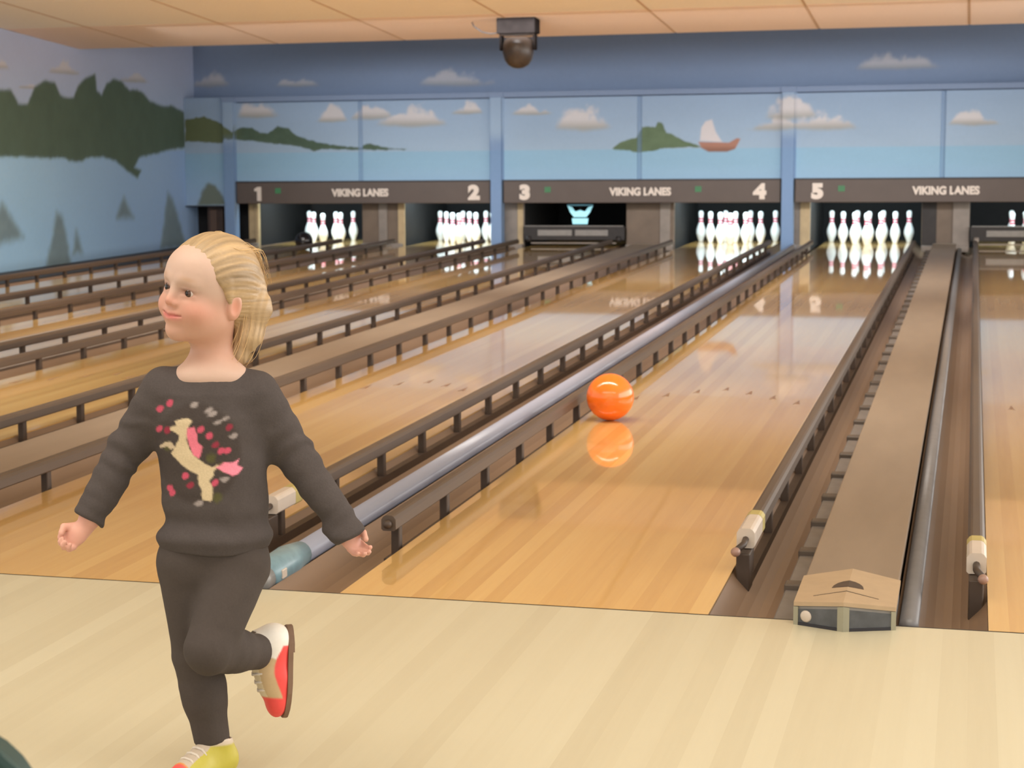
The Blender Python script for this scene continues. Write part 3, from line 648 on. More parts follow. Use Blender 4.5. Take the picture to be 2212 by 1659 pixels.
link('rim', prism_me('rim', [(-0.15, 0.222), (0.15, 0.222), (0.16, 0.235), (-0.16, 0.235)], -0.005, 0.005, 'y'), EM2, t)
box('stem', -0.012, 0.012, 0.008, 0.03, -0.25, 0.2, MT['black'], t)

# ceiling lamp
lx, ly = -3.07, 13.42; lz = ceil_z(ly)-0.006
t = thing('hanging_lamp', 'black lamp head hanging under its box from the ceiling, with a thin cable', 'lamp', (lx, ly, lz))
box('ceiling_box', -0.19, 0.19, -0.12, 0.12, -0.145, 0.012, MT['lamp_black'], t, 0.012)
for s in (-1, 1): box('yoke_arm', s*0.165-0.012, s*0.165+0.012, -0.05, 0.05, -0.30, -0.13, MT['lamp_black'], t, 0.005)
box('yoke_plate', -0.17, 0.17, -0.06, 0.06, -0.160, -0.140, MT['post'], t, 0.004)
lampm = plain('lamp_body', srgb(66, 56, 50), 0.35, noise=0.15, scale=30)
lh = link('lamp_head', lathe_me('lamp_head', [(0, -0.475), (0.05, -0.468), (0.10, -0.44), (0.135, -0.39), (0.152, -0.32), (0.150, -0.25), (0.135, -0.20), (0.11, -0.175), (0, -0.168)], 28), lampm, t)
o = link('lens', lathe_me('lens', [(0, 0.0), (0.05, -0.004), (0.085, -0.02), (0.09, -0.05), (0, -0.05)], 24), plain('lens_glass', srgb(120, 100, 90), 0.12, noise=0.1), t, (0.0, -0.105, -0.30)); o.rotation_euler = (math.radians(80), 0, 0); sub(o, lh)
link('cable', tube_me('cable', [(-0.46, 0, -0.02), (-0.44, 0, -0.06), (-0.36, 0, -0.115), (-0.27, 0, -0.135), (-0.18, 0, -0.125)], 0.007, 6), MT['dark'], t)

# ------------------------------------------------------------------ balls
def ball(name, x, y, r, mat, label, hole_dir):
    t = thing(name, label, 'bowling ball', (x, y, 0))
    bm = bmesh.new(); bmesh.ops.create_uvsphere(bm, u_segments=48, v_segments=32, radius=r)
    link('shell', bm_mesh(bm, 'shell', True), mat, t, (0, 0, r))
    hd = Vector(hole_dir).normalized(); a = hd.orthogonal().normalized(); b = hd.cross(a)
    for u, v in ((0, 0), (0.028, 0), (0.013, -0.06)):
        d = (hd*r + a*u + b*v).normalized()
        o = link('finger_hole', lathe_me('finger_hole', [(0, -0.003), (0.012, -0.003), (0.0125, 0.0006), (0, 0.0006)], 16), MT['post'], t, Vector((0, 0, r))+d*r)
        o.rotation_euler = d.to_track_quat('Z', 'Y').to_euler()
ball('orange_bowling_ball', -0.386, 3.569, 0.1085, MT['orange'], 'bright orange bowling ball rolling down the lane under number five', (0.3, 1, 0.2))
ball('black_bowling_ball', -6.50, 16.85, 0.108, MT['black_ball'], 'black bowling ball just short of the pins under number one', (0, 1, 0.4))
# ------------------------------------------------------------------ the running child: signed distance fields meshed by surface nets
def smin(a, b, k):
    h = np.clip(0.5+0.5*(b-a)/k, 0, 1); return b*(1-h)+a*h-k*h*(1-h)
def smax(a, b, k): return -smin(-a, -b, k)
def cap(P, a, b, ra, rb):
    a = np.array(a); b = np.array(b); ab = b-a
    t = np.clip(((P-a)@ab)/(ab@ab+1e-12), 0, 1)
    return np.linalg.norm(P-a-t[:, None]*ab, axis=1)-(ra+(rb-ra)*t)
def ell(P, c, r):
    q = (P-np.array(c))/np.array(r); k = np.linalg.norm(q, axis=1)
    k2 = np.linalg.norm(q/np.array(r), axis=1)+1e-9
    return k*(k-1)/k2
def surfnet(f, lo, hi, h, name, smooth_it=0):
    lo = np.array(lo); n = np.ceil((np.array(hi)-lo)/h).astype(int)+1
    B = 12; nb = -(-n//B); N = nb*B
    V = np.empty(N, np.float32)
    bi = np.stack(np.meshgrid(*[np.arange(k) for k in nb], indexing='ij'), -1).reshape(-1, 3)
    cen = lo+(bi*B+(B-1)/2)*h; dc = f(cen)
    R = h*B*0.5*1.7321*1.35+0.012
    act = np.abs(dc) < R
    Vb = V.reshape(nb[0], B, nb[1], B, nb[2], B)
    Vb[:] = dc.reshape(*nb)[:, None, :, None, :, None]
    ii = np.stack(np.meshgrid(*[np.arange(B)]*3, indexing='ij'), -1).reshape(-1, 3)
    ab = bi[act]
    CH = 120
    for s in range(0, len(ab), CH):
        blk = ab[s:s+CH]
        pts = lo+((blk[:, None]*B+ii[None]).reshape(-1, 3))*h
        d = f(pts).reshape(len(blk), B, B, B)
        for k, (x, y, z) in enumerate(blk): V[x*B:x*B+B, y*B:y*B+B, z*B:z*B+B] = d[k]
    ins = V < 0
    c = np.zeros(tuple(N-1), np.int8)
    for dx in (0, 1):
        for dy in (0, 1):
            for dz in (0, 1): c += ins[dx:N[0]-1+dx, dy:N[1]-1+dy, dz:N[2]-1+dz]
    cells = np.argwhere((c > 0) & (c < 8))
    idx = np.full(tuple(N-1), -1, np.int64); idx[tuple(cells.T)] = np.arange(len(cells))
    cor = [(a, b, d) for a in (0, 1) for b in (0, 1) for d in (0, 1)]
    acc = np.zeros((len(cells), 3)); cnt = np.zeros(len(cells))
    for p in cor:
        for ax in range(3):
            if p[ax]: continue
            q = list(p); q[ax] = 1
            v0 = V[tuple((cells+p).T)]; v1 = V[tuple((cells+q).T)]
            m = (v0 < 0) != (v1 < 0)
            t = np.where(m, v0/(v0-v1+1e-20), 0)
            pt = np.array(p, float)[None].repeat(len(cells), 0); pt[:, ax] += t
            acc[m] += pt[m]; cnt[m] += 1
    verts = lo+(cells+acc/cnt[:, None])*h
    F = []
    for ax in range(3):
        sl0 = [slice(None)]*3; sl1 = [slice(None)]*3; sl0[ax] = slice(0, -1); sl1[ax] = slice(1, None)
        a = ins[tuple(sl0)]; b = ins[tuple(sl1)]
        e = np.argwhere(a != b); u, v = (ax+1) % 3, (ax+2) % 3
        e = e[(e[:, u] > 0) & (e[:, v] > 0) & (e[:, u] < N[u]-1) & (e[:, v] < N[v]-1)]
        du = np.zeros(3, int); du[u] = 1; dv = np.zeros(3, int); dv[v] = 1
        q = np.stack([idx[tuple((e-du-dv).T)], idx[tuple((e-dv).T)], idx[tuple(e.T)], idx[tuple((e-du).T)]], -1)
        fl = a[tuple(e.T)]; q[~fl] = q[~fl][:, ::-1]
        F.append(q[(q >= 0).all(1)])
    F = np.vstack(F)
    for _ in range(smooth_it):
        s = np.zeros_like(verts); k = np.zeros(len(verts))
        for i in range(4):
            np.add.at(s, F[:, i], verts[F[:, (i+1) % 4]]); np.add.at(k, F[:, i], 1)
        verts = 0.5*verts+0.5*s/np.maximum(k, 1)[:, None]
    me = bpy.data.meshes.new(name)
    me.vertices.add(len(verts)); me.vertices.foreach_set('co', verts.astype(np.float32).ravel())
    me.loops.add(len(F)*4); me.loops.foreach_set('vertex_index', F.ravel().astype(np.int32))
    me.polygons.add(len(F)); me.polygons.foreach_set('loop_start', np.arange(0, len(F)*4, 4, dtype=np.int32))
    me.update(calc_edges=True); me.validate()
    me.polygons.foreach_set('use_smooth', np.ones(len(me.polygons), bool))
    return me, verts

# joints in the child's own frame: x to the picture's right, y away from the viewer, z up
HEAD = np.array([0.030, 0.002, 1.004])
def rotz(a): c, s = math.cos(a), math.sin(a); return np.array([[c, -s, 0], [s, c, 0], [0, 0, 1]])
def rotx(a): c, s = math.cos(a), math.sin(a); return np.array([[1, 0, 0], [0, c, -s], [0, s, c]])
def roty(a): c, s = math.cos(a), math.sin(a); return np.array([[c, 0, s], [0, 1, 0], [-s, 0, c]])
HR = rotz(math.radians(-44)) @ roty(math.radians(10)) @ rotx(math.radians(-4))
def to_head(P): return (P-HEAD) @ HR
def from_head(p): return HR @ np.array(p) + HEAD
def head_sd(P):
    p = to_head(P); q = p.copy(); q[:, 0] = np.abs(q[:, 0])
    d = ell(p, (0, 0.014, 0.024), (0.074, 0.090, 0.080))
    d = smin(d, ell(p, (0, -0.022, -0.034), (0.058, 0.060, 0.066)), 0.035)
    d = smin(d, ell(p, (0, -0.045, 0.035), (0.055, 0.040, 0.045)), 0.03)
    d = smin(d, cap(q, (0.044, 0.0, -0.052), (0.0, -0.054, -0.082), 0.018, 0.017), 0.03)
    d = smin(d, ell(q, (0.034, -0.014, -0.058), (0.030, 0.040, 0.034)), 0.025)
    d = smin(d, ell(p, (0, -0.066, -0.083), (0.018, 0.015, 0.015)), 0.018)
    d = smin(d, ell(q, (0.036, -0.056, -0.038), (0.024, 0.022, 0.022)), 0.022)
    d = smin(d, cap(q, (0.012, -0.079, 0.020), (0.042, -0.064, 0.018), 0.007, 0.006), 0.014)
    d = smax(d, -ell(q, (0.031, -0.090, -0.001), (0.019, 0.017, 0.0125)), 0.012)
    d = smin(d, cap(p, (0, -0.078, 0.006), (0, -0.0905, -0.022), 0.0065, 0.0095), 0.011)
    d = smin(d, ell(q, (0.0095, -0.085, -0.027), (0.0072, 0.0075, 0.006)), 0.006)
    d = smax(d, -ell(q, (0.005, -0.091, -0.033), (0.0032, 0.004, 0.0028)), 0.003)
    # eyelids
    d = smin(d, cap(q, (0.018, -0.0775, 0.0052), (0.044, -0.0675, 0.0036), 0.0040, 0.0034), 0.004)
    d = smin(d, cap(q, (0.020, -0.0770, -0.0098), (0.043, -0.0680, -0.0082), 0.0034, 0.0030), 0.005)
    # smiling mouth
    d = smin(d, ell(p, (0, -0.076, -0.053), (0.024, 0.013, 0.015)), 0.012)
    d = smin(d, cap(q, (0.0, -0.0885, -0.0475), (0.024, -0.076, -0.0475), 0.0042, 0.0028), 0.004)
    d = smin(d, cap(q, (0.0, -0.0865, -0.0580), (0.021, -0.0765, -0.0505), 0.0050, 0.0030), 0.004)
    d = smax(d, -cap(q, (0.0, -0.0925, -0.0528), (0.026, -0.0785, -0.0485), 0.0022, 0.0018), 0.003)
    # ears
    e = ell(q, (0.074, 0.012, -0.020), (0.0085, 0.017, 0.027)); e = smax(e, -ell(q, (0.0815, 0.008, -0.017), (0.005, 0.010, 0.017)), 0.004)
    d = smin(d, e, 0.006)
    return d
def arm_pts(): return dict(
    R=[(-0.060, 0.005, 0.806), (-0.140, 0.030, 0.684), (-0.214, 0.000, 0.552)],
    L=[(0.122, 0.005, 0.796), (0.196, 0.030, 0.668), (0.280, 0.000, 0.545)])
ARM = arm_pts()
LEGR = [(-0.018, 0.005, 0.455), (-0.008, 0.012, 0.262), (0.018, 0.012, 0.085)]
LEGL = [(0.078, -0.005, 0.450), (0.026, -0.085, 0.300), (0.112, 0.050, 0.258)]
def interp(z, zs, vs): return np.interp(z, zs, vs)
TZ = [0.40, 0.47, 0.52, 0.60, 0.68, 0.75, 0.80, 0.835, 0.86]
TCX = [0.030, 0.033, 0.034, 0.036, 0.032, 0.030, 0.032, 0.034, 0.034]
TWX = [0.100, 0.106, 0.106, 0.101, 0.104, 0.107, 0.098, 0.070, 0.045]
TWY = [0.070, 0.076, 0.078, 0.074, 0.074, 0.074, 0.066, 0.052, 0.042]
def torso_sd(P, grow=0.0):
    z = P[:, 2]; cx = interp(z, TZ, TCX); wx = interp(z, TZ, TWX)+grow; wy = interp(z, TZ, TWY)+grow
    k = np.sqrt(((P[:, 0]-cx)/wx)**2+((P[:, 1]-0.005)/wy)**2+1e-9)
    d = (k-1)*np.minimum(wx, wy)*0.95
    return smax(smax(d, 0.42-z, 0.03), z-0.862, 0.02)
def hand_sd(P, wrist, R, side, curl):
    """palm plus five separately bent fingers; local frame: x across the palm, y palm normal, z toward fingertips"""
    p = (P-np.array(wrist)) @ R
    d = ell(p, (0, 0, 0.024), (0.021, 0.0115, 0.027))
    d = smin(d, cap(p, (0, 0, -0.03), (0, 0, 0.012), 0.0165, 0.016), 0.012)
    for x, L, zz in ((-0.0155, 0.030, 0.041), (-0.0055, 0.035, 0.044), (0.0045, 0.033, 0.043), (0.0140, 0.026, 0.039)):
        a = np.array((x, 0.0, zz)); ang = 0.0; prev = a
        for j, fr in enumerate((0.45, 0.32, 0.23)):
            ang += curl*(1.0 if j else 0.9)
            nx = prev+np.array((0, -math.sin(ang), math.cos(ang)))*L*fr*1.05
            d = smin(d, cap(p, prev, nx, 0.0062-0.0006*j, 0.0058-0.0007*j), 0.0025); prev = nx
    s = side
    d = smin(d, cap(p, (s*0.016, -0.003, 0.012), (s*0.026, -0.012, 0.027), 0.0085, 0.0072), 0.006)
    d = smin(d, cap(p, (s*0.026, -0.012, 0.027), (s*0.017, -0.022, 0.040), 0.0070, 0.0060), 0.003)
    return d
def frame(zdir, ydir):
    z = np.array(zdir, float); z /= np.linalg.norm(z); y = np.array(ydir, float); y -= z*(y@z); y /= np.linalg.norm(y)
    x = np.cross(y, z); return np.stack([x, y, z], 1)
WR = np.array((-0.226, -0.004, 0.530)); HRM = frame((-0.62, -0.30, -0.55), (0.25, 0.92, -0.30))
WL = np.array((0.292, -0.002, 0.520)); HLM = frame((0.55, -0.10, -0.83), (-0.45, 0.75, -0.35))
def body_sd(P):
    d = head_sd(P)
    d = smin(d, cap(P, (0.040, 0.016, 0.945), (0.034, 0.010, 0.835), 0.040, 0.044), 0.025)
    d = smin(d, ell(P, (0.034, 0.000, 0.832), (0.076, 0.055, 0.034)), 0.03)
    d = smin(d, torso_sd(P, -0.014), 0.02)
    for k in 'RL':
        a, b, c = ARM[k]
        d = smin(d, cap(P, a, b, 0.034, 0.026), 0.02); d = smin(d, cap(P, b, c, 0.026, 0.019), 0.01)
    d = smin(d, cap(P, ARM['R'][2], WR, 0.019, 0.017), 0.01); d = smin(d, cap(P, ARM['L'][2], WL, 0.019, 0.017), 0.01)
    d = smin(d, hand_sd(P, WR, HRM, 1, 0.85), 0.006); d = smin(d, hand_sd(P, WL, HLM, -1, 0.55), 0.006)
    for a, b, c in (LEGR, LEGL):
        d = smin(d, cap(P, a, b, 0.055, 0.038), 0.03); d = smin(d, cap(P, b, c, 0.038, 0.026), 0.012)
    return d

person = thing('person', 'small child in a dark grey sweater and leggings running on one foot, looking left', 'person', (-0.278, -1.644, 0.0), YAW)
skin = vcol('skin', 0.5, 0.4, 0.03, 90, sss=0.12)
me, V = surfnet(body_sd, (-0.33, -0.16, 0.05), (0.37, 0.16, 1.12), 0.0027, 'body')
hp = to_head(V); ax = np.abs(hp[:, 0]); inhead = V[:, 2] > 0.90
rgb = np.tile(lin((194, 163, 146)), (len(V), 1))
def blob(c, r, col, amt, sym=True):
    global rgb
    x = (ax if sym else hp[:, 0])-c[0]; dd = (x/r[0])**2+((hp[:, 1]-c[1])/r[1])**2+((hp[:, 2]-c[2])/r[2])**2
    rgb = mix(rgb, lin(col), amt*np.exp(-dd)*inhead)
rgb = mix(rgb, lin((194, 136, 110)), 0.55*sstep(0.012, -0.035, hp[:, 2])*sstep(0.838, 0.885, V[:, 2]))  # shade of the lower face under top light, painted into the skin
blob((0.040, -0.055, -0.034), (0.026, 0.03, 0.022), (204, 112, 92), 0.5)
blob((0, -0.09, -0.024), (0.014, 0.02, 0.012), (212, 132, 112), 0.5)
blob((0, -0.085, -0.053), (0.022, 0.014, 0.0075), (186, 92, 88), 0.85)
blob((0.012, -0.083, -0.0510), (0.013, 0.014, 0.0055), (186, 92, 88), 0.6)
blob((0.031, -0.078, 0.0245), (0.017, 0.02, 0.0050), (176, 136, 100), 0.6)
blob((0.031, -0.075, -0.002), (0.019, 0.02, 0.0105), (158, 100, 78), 0.62)  # shade in the eye sockets, painted as darker skin
blob((0.031, -0.074, 0.0030), (0.014, 0.02, 0.0026), (96, 62, 46), 0.75)
blob((0.078, 0.010, -0.018), (0.012, 0.014, 0.022), (214, 128, 100), 0.5)
rgb = mix(rgb, lin((226, 150, 130)), 0.5*(V[:, 2] < 0.56))
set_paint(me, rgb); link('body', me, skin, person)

# eyes
eye_m, nt, b_ = new_mat('eye'); N_ = nt.nodes; L_ = nt.links
tc = N_.new('ShaderNodeTexCoord'); sp = N_.new('ShaderNodeSeparateXYZ'); L_.new(tc.outputs['Object'], sp.inputs[0])
rp = N_.new('ShaderNodeValToRGB'); rp.color_ramp.interpolation = 'LINEAR'; e = rp.color_ramp.elements
e[0].position = 0.0; e[0].color = srgb(190, 172, 162); e[1].position = 1.0; e[1].color = srgb(20, 14, 12)
for p_, c_ in ((0.58, srgb(200, 184, 174)), (0.63, srgb(82, 54, 40)), (0.90, srgb(70, 44, 32)), (0.93, srgb(14, 10, 9))):
    k_ = e.new(p_); k_.color = c_
mr = N_.new('ShaderNodeMapRange'); mr.inputs['From Min'].default_value = 0.0; mr.inputs['From Max'].default_value = 0.0125
L_.new(sp.outputs['Z'], mr.inputs['Value']); L_.new(mr.outputs[0], rp.inputs['Fac']); L_.new(rp.outputs['Color'], b_.inputs['Base Color'])
b_.inputs['Roughness'].default_value = 0.15
for s in (-1, 1):
    bm = bmesh.new(); bmesh.ops.create_uvsphere(bm, u_segments=24, v_segments=16, radius=0.0125)
    o = link('eye', bm_mesh(bm, 'eye', True), eye_m, person, from_head((s*0.0305, -0.0655, -0.0024)))
    gd = Vector(HR @ np.array((-0.10, -1, -0.06))); o.rotation_euler = gd.to_track_quat('Z', 'Y').to_euler()

# hair: close cap swept back to a low ponytail, with loose strands
def hair_sd(P):
    p = to_head(P); q = p.copy(); q[:, 0] = np.abs(q[:, 0])
    d = ell(p, (0, 0.016, 0.026), (0.0815, 0.0985, 0.0875))
    d = smin(d, ell(p, (0, 0.050, -0.020), (0.066, 0.060, 0.062)), 0.03)
    th = np.arctan2(p[:, 0], p[:, 2]+0.03)
    strand = 0.0006*np.sin(th*46+p[:, 1]*24)+0.0004*np.sin(th*83-p[:, 1]*30)
    d = d+strand
    yb = np.interp(p[:, 2], [-0.10, -0.050, -0.028, 0.0, 0.030, 0.052, 0.070, 0.082, 0.10], [0.050, 0.034, 0.022, -0.012, -0.036, -0.050, -0.062, -0.085, -0.12])
    yb = yb+0.002*np.sin(p[:, 2]*150)
    d = smax(d, (yb-p[:, 1])*0.8, 0.006)
    # side lock in front of the ear
    d = smin(d, cap(q, (0.070, -0.014, 0.030), (0.0745, -0.002, -0.012), 0.008, 0.0035), 0.008)
    pts = [(0.030, 0.085, 0.016), (0.052, 0.088, -0.028), (0.058, 0.074, -0.082), (0.052, 0.060, -0.125), (0.045, 0.052, -0.158)]
    rr = [0.030, 0.031, 0.025, 0.016, 0.005]
    for i in range(4): d = smin(d, cap(p, pts[i], pts[i+1], rr[i], rr[i+1])+0.0008*np.sin(p[:, 0]*420+p[:, 1]*300), 0.016)
    return d
me, V = surfnet(hair_sd, (-0.10, -0.14, 0.81), (0.18, 0.16, 1.13), 0.0024, 'hair')
p = to_head(V); th = np.arctan2(p[:, 0], p[:, 2]+0.03); tl = sstep(-0.03, -0.06, p[:, 2])*sstep(0.03, 0.05, p[:, 1])
n = fbm(th*22+p[:, 1]*14+40, p[:, 1]*9+40, 61, 5)*(1-tl)+fbm(p[:, 0]*260+p[:, 1]*190+60, p[:, 2]*16+40, 63)*tl; n2 = fbm(p[:, 0]*25, p[:, 2]*25, 62)
rgb = lin((170, 142, 106))*(0.50+1.0*n[:, None])*(0.85+0.3*n2[:, None])
set_paint(me, np.clip(rgb, 0, 1)); hair_m = vcol('blonde_hair', 0.45, 0.5, 0.1, 160); hair = link('hair', me, hair_m, person)
strand_m = plain('blonde_strand', srgb(214, 178, 126), 0.4, noise=0.1)
rs = random.Random(3)
bmst = bpy.data.curves.new('loose_strands', 'CURVE'); bmst.dimensions = '3D'; bmst.bevel_depth = 0.00045; bmst.bevel_resolution = 0
for i in range(90):
    kind = rs.random()
    if kind < 0.55:   # flyaways over the crown, front to back
        x0 = rs.uniform(-0.05, 0.07); base = [(x0*0.6, -0.030+rs.uniform(0, .03), 0.100), (x0, 0.02, 0.112-abs(x0)*0.5+rs.uniform(0, .008)), (x0*0.9, 0.085, 0.078+rs.uniform(0, .012)), (x0*0.5+0.02, 0.118+rs.uniform(-.004, .008), 0.02+rs.uniform(-.02, .02))]
    else:             # tail wisps
        x0 = rs.uniform(0.015, 0.075); y0 = rs.uniform(0.045, 0.105); base = [(x0, y0, 0.0), (x0+rs.uniform(0, .01), y0, -0.06), (x0+rs.uniform(-.01, .012), y0-0.015, -0.12), (x0*0.8+rs.uniform(-.01, .01), y0-0.03, -0.165+rs.uniform(-.012, .02))]
    spn = bmst.splines.new('POLY'); pts = []
    for a, b2, c2, d2 in [(base[max(k-1, 0)], base[k], base[k+1], base[min(k+2, 3)]) for k in range(3)]:
        for tt in (0, .25, .5, .75):
            a_, b__, c_, d_ = map(np.array, (a, b2, c2, d2)); pts.append(0.5*((2*b__)+(-a_+c_)*tt+(2*a_-5*b__+4*c_-d_)*tt**2+(-a_+3*b__-3*c_+d_)*tt**3))
    pts.append(np.array(base[3])); spn.points.add(len(pts)-1)
    for k, q in enumerate(pts): spn.points[k].co = (*from_head(q), 1); spn.points[k].radius = 1.0 if k < len(pts)-3 else 0.5
oc = bpy.data.objects.new('tmp', bmst); COL.objects.link(oc); me = bpy.data.meshes.new_from_object(oc.evaluated_get(bpy.context.evaluated_depsgraph_get())); bpy.data.objects.remove(oc)
o = link('loose_strands', me, strand_m, hair); o['kind'] = 'stuff'

# sweater
def n3(P, s, seed): return fbm(P[:, 0]*s+P[:, 1]*s*0.7, P[:, 2]*s+P[:, 1]*s*0.3, seed, 3)-0.47
def sweater_sd(P):
    d = torso_sd(P, 0.004)
    for k in 'RL':
        a, b, c = ARM[k]
        s = cap(P, a, b, 0.0455, 0.0385); s = smin(s, cap(P, b, c, 0.0385, 0.034), 0.012)
        w = np.array(c); dirv = w-np.array(b); dirv /= np.linalg.norm(dirv)
        e2 = w+dirv*(0.012 if k == 'R' else 0.046)
        s = smin(s, cap(P, w, e2, 0.034, 0.0335), 0.01)
        t = (P-np.array(b))@dirv
        s = s+0.0022*np.sin(t*150+6*n3(P, 18, 71))*np.exp(-((t-0.0)/0.09)**2)+0.0008*np.sin(t*230)*sstep(0.09, 0.13, t)
        s = smax(s, (P-e2)@dirv, 0.006)
        d = smin(d, s, 0.028)
    z = P[:, 2]
    d = d-0.006*np.exp(-((z-0.510)/0.016)**2)+0.005*np.exp(-((z-0.545)/0.02)**2)*(1+2*n3(P, 14, 72))
    d = d+0.009*n3(P, 13, 73)*sstep(0.62, 0.50, z)+0.004*n3(P, 22, 74)
    hem = 0.486+0.018*n3(P, 9, 75)
    d = smax(d, hem-z, 0.006)
    nk = ell(P, (0.034, -0.012, 0.884), (0.073, 0.082, 0.062))
    return smax(d, -nk, 0.006)
me, V = surfnet(sweater_sd, (-0.31, -0.13, 0.45), (0.37, 0.13, 0.88), 0.0029, 'sweater')
rgb = np.tile(lin((78, 71, 69)), (len(V), 1)).astype(float)
rgb *= (0.92+0.16*fbm(V[:, 0]*40, V[:, 2]*40, 81)[:, None])
front = sstep(0.0, -0.02, V[:, 1]) * (np.abs(V[:, 0]-0.03) < 0.12)
u, v = V[:, 0], V[:, 2]
jj = 0.004*(fbm(u*130, v*130, 82)-0.47)
disc = np.hypot((u-0.010)/0.092, (v-0.687)/0.108)
rgb = mix(rgb, lin((60, 51, 46)), 0.5*front*sstep(1.0, 0.85, disc))
for (cx, cz) in UPINK:
    k = int(abs(cx*1000+cz*777)) % 3; a = 0.5+0.25*k/2
    dd = np.hypot((u-cx)-0.3*(v-cz), v-cz)+jj
    rgb = mix(rgb, lin((204, 84, 108) if k else (150, 52, 70)), front*0.85*sstep(0.0088, 0.0045, dd))
for (cx, cz) in UWHITE: rgb = mix(rgb, lin((176, 164, 160)), front*0.65*sstep(0.009, 0.003, np.hypot((u-cx)*0.8-0.4*(v-cz), (v-cz)*1.2)+jj*2))
for (cx, cz) in ((0.037, 0.679), (0.048, 0.600), (-0.05, 0.70), (0.06, 0.66)): rgb = mix(rgb, lin((96, 96, 44)), front*0.5*sstep(0.014, 0.004, np.hypot(u-cx, v-cz)+jj*2))
rgb = mix(rgb, lin((204, 184, 150)), front*0.97*sstep(0.0022, -0.0018, poly_sd(u, v, UBODY)+jj))
rgb = mix(rgb, lin((196, 176, 148)), front*0.9*sstep(0.0022, -0.0012, poly_sd(u, v, ULEG)+jj))
rgb = mix(rgb, lin((224, 120, 138)), front*0.95*sstep(0.0022, -0.0018, poly_sd(u, v, UMANE)+jj))
rgb = mix(rgb, lin((236, 140, 160)), front*0.97*sstep(0.0022, -0.0018, poly_sd(u, v, UTAIL)+jj))
set_paint(me, np.clip(rgb, 0, 1)); knit = vcol('grey_knit', 0.9, 0.15, 0.14, 260, 0.25)
sw = link('sweater', me, knit, person); sw['label'] = 'dark grey sweater with a pale unicorn and pink flowers on the chest'

# leggings
def leggings_sd(P):
    z = P[:, 2]
    d = smax(torso_sd(P, -0.004), z-0.53, 0.01)
    for L in (LEGR, LEGL):
        a, b, c = map(np.array, L)
        s = cap(P, a, b, 0.066, 0.0475); s = smin(s, cap(P, b, c, 0.0465, 0.0365), 0.016)
        m = b+(c-b)*0.35; s = smin(s, cap(P, m+(0, 0.004, 0), m+(c-b)*0.15, 0.044, 0.042), 0.02)
        dirv = (c-b)/np.linalg.norm(c-b)
        s = s+0.0014*np.sin(((P-b)@dirv)*170+5*n3(P, 20, 91))*np.exp(-(np.linalg.norm(P-b, axis=1)/0.05)**2)
        s = smax(s, (P-c)@dirv-0.002, 0.005)
        d = smin(d, s, 0.018)
    return d+0.003*n3(P, 20, 92)
me, V = surfnet(leggings_sd, (-0.12, -0.16, 0.05), (0.19, 0.13, 0.56), 0.0032, 'leggings')
rgb = np.tile(lin((74, 66, 62)), (len(V), 1))*(0.94+0.12*fbm(V[:, 0]*50, V[:, 2]*50, 93)[:, None])
set_paint(me, rgb); o = link('leggings', me, vcol('grey_jersey', 0.85, 0.2, 0.1, 200, 0.15), person); o['label'] = 'plain dark grey leggings'

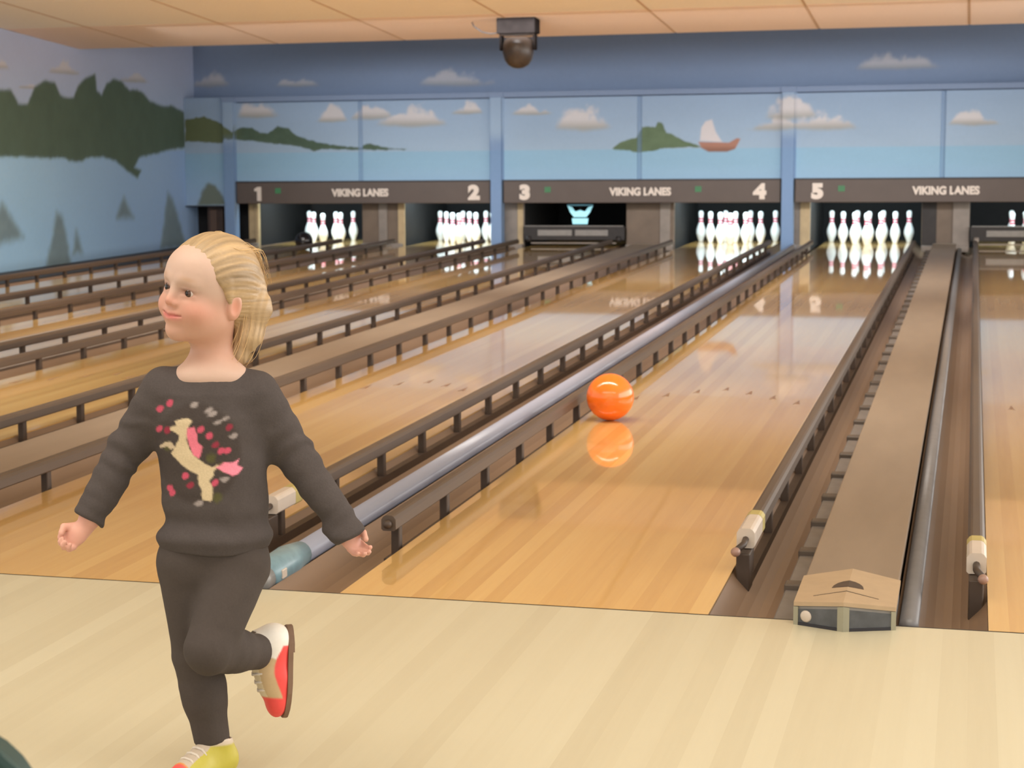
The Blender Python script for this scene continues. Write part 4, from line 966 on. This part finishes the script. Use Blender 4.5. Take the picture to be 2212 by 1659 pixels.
# shoes: x across, y toward the toe, z up from the sole
def shoe(origin, R, scheme, label):
    def upper(P):
        q = P
        d = cap(q, (0, -0.058, 0.030), (0, 0.010, 0.030), 0.031, 0.033)
        d = smin(d, ell(q, (0.002, 0.055, 0.022), (0.0345, 0.048, 0.026)), 0.03)
        d = smin(d, cap(q, (0, -0.052, 0.045), (0, -0.040, 0.082), 0.031, 0.034), 0.022)
        d = smin(d, cap(q, (0, -0.01, 0.058), (0, 0.040, 0.040), 0.022, 0.020), 0.02)
        d = smax(d, 0.008-q[:, 2], 0.004)
        d = smax(d, q[:, 2]-0.086-0.15*(q[:, 1]+0.05), 0.004)
        op = cap(q, (0, -0.045, 0.075), (0, -0.036, 0.12), 0.0285, 0.030)
        return smax(d, -op, 0.004)
    m, v = surfnet(upper, (-0.05, -0.10, 0.0), (0.05, 0.115, 0.115), 0.0026, 'upper')
    c = np.tile(lin(scheme['mid']), (len(v), 1)); ed = 0.006*(fbm(v[:, 1]*40, v[:, 2]*40, 95)-0.47)
    ax_ = np.abs(v[:, 0])
    c = mix(c, lin(scheme['heel']), sstep(-0.016, -0.022, v[:, 1]+0.25*(v[:, 2]-0.03)+ed))
    side = sstep(0.030, 0.026, v[:, 2]-0.012*np.cos(v[:, 1]*40)+ed)
    c = mix(c, lin(scheme['side']), side*sstep(-0.05, -0.046, v[:, 1]))
    c = mix(c, lin(scheme['toe']), sstep(0.056, 0.062, v[:, 1]+ed))
    c = mix(c, lin(scheme['collar']), sstep(0.070, 0.076, v[:, 2]-0.10*(v[:, 1]+0.05)))
    tongue = (ax_ < 0.019) & (v[:, 2] > 0.03) & (v[:, 1] > -0.02) & (v[:, 1] < 0.058)
    c[tongue] = lin(scheme['tongue'])
    Rm = np.array(R); org = np.array(origin)
    def place(me_): 
        co = np.empty(len(me_.vertices)*3, np.float32); me_.vertices.foreach_get('co', co); co = co.reshape(-1, 3)
        me_.vertices.foreach_set('co', (co@Rm.T+org).astype(np.float32).ravel()); me_.update(); return me_
    set_paint(m, c)
    u_ = link('shoe', place(m), SHOE_M, person); u_['label'] = label
    # sole
    out = []
    for i in range(28):
        a = 2*math.pi*i/28; y = 0.0965*math.sin(a)+0.008; wv = np.interp(y, [-0.09, -0.05, -0.005, 0.05, 0.105], [0.024, 0.0325, 0.0305, 0.0375, 0.030])
        out.append((wv*math.copysign(abs(math.cos(a))**0.7, math.cos(a)), y))
    link('sole', place(prism_me('sole', out, 0.0, 0.0105, 'z', 0.002)), MT['sole'], u_)
    link('heel_block', place(prism_me('heel_block', [(x*0.98, y) for x, y in out if y < -0.028], -0.003, 0.002, 'z')), MT['sole'], u_)
    for k in range(4):
        y = -0.004+k*0.0165; zc = 0.0875-0.40*(y+0.012)
        pts = [(-0.021, y-0.002, zc-0.016), (-0.012, y, zc-0.0045), (0, y+0.003, zc-0.0015), (0.012, y, zc-0.0045), (0.021, y-0.002, zc-0.016)]
        link('lace', place(tube_me('lace', pts, 0.0028, 6)), MT['lace'], u_)
SHOE_M = vcol('shoe_leather', 0.45, 0.4, 0.05, 120)
MT['sole'] = plain('sole_tan', srgb(120, 92, 72), 0.6); MT['lace'] = plain('lace_white', srgb(214, 202, 188), 0.8)
Rp = frame((0, 0, 1), (-0.62, -0.78, 0))
shoe((0.0, -0.016, 0.006), Rp, dict(mid=(184, 172, 66), heel=(184, 172, 66), side=(184, 172, 66), toe=(232, 84, 76), collar=(206, 190, 172), tongue=(186, 170, 152)), 'yellow green shoe with white laces and a red toe')
Rl = frame((-0.93, -0.34, 0.10), (0.06, -0.10, -0.98))
shoe((0.172, 0.082, 0.216), Rl, dict(mid=(196, 168, 128), heel=(236, 230, 222), side=(232, 78, 74), toe=(232, 78, 74), collar=(236, 230, 222), tongue=(214, 196, 164)), 'lifted red shoe with a white heel and tan middle')

# ------------------------------------------------------------------ dark green chair at the lower left corner
ch = thing('chair', 'dark green chair back cut off by the lower left corner', 'chair', (0.135, -3.585, 0.0), YAW)
def srect(wd, hh, n=5, m=40):
    return [(wd*math.copysign(abs(math.cos(2*math.pi*i/m))**(2/n), math.cos(2*math.pi*i/m)), hh*math.copysign(abs(math.sin(2*math.pi*i/m))**(2/n), math.sin(2*math.pi*i/m))) for i in range(m)]
bk_ = prism_me('backrest', [(x, y+0.57) for x, y in srect(0.215, 0.175, 3.2)], -0.022, 0.022, 'y', 0.008)
link('backrest', bk_, MT['chair_green'], ch)
link('seat', prism_me('seat', [(x, y-0.20) for x, y in srect(0.215, 0.205, 4)], 0.42, 0.455, 'z', 0.010), MT['chair_green'], ch)
for sx in (-1, 1):
    link('leg', tube_me('leg', [(sx*0.19, 0.0, 0.0), (sx*0.185, 0.01, 0.42), (sx*0.18, 0.026, 0.60)], 0.011), MT['grey'], ch)
    link('leg', tube_me('leg', [(sx*0.19, -0.38, 0.0), (sx*0.175, -0.34, 0.425)], 0.011), MT['grey'], ch)
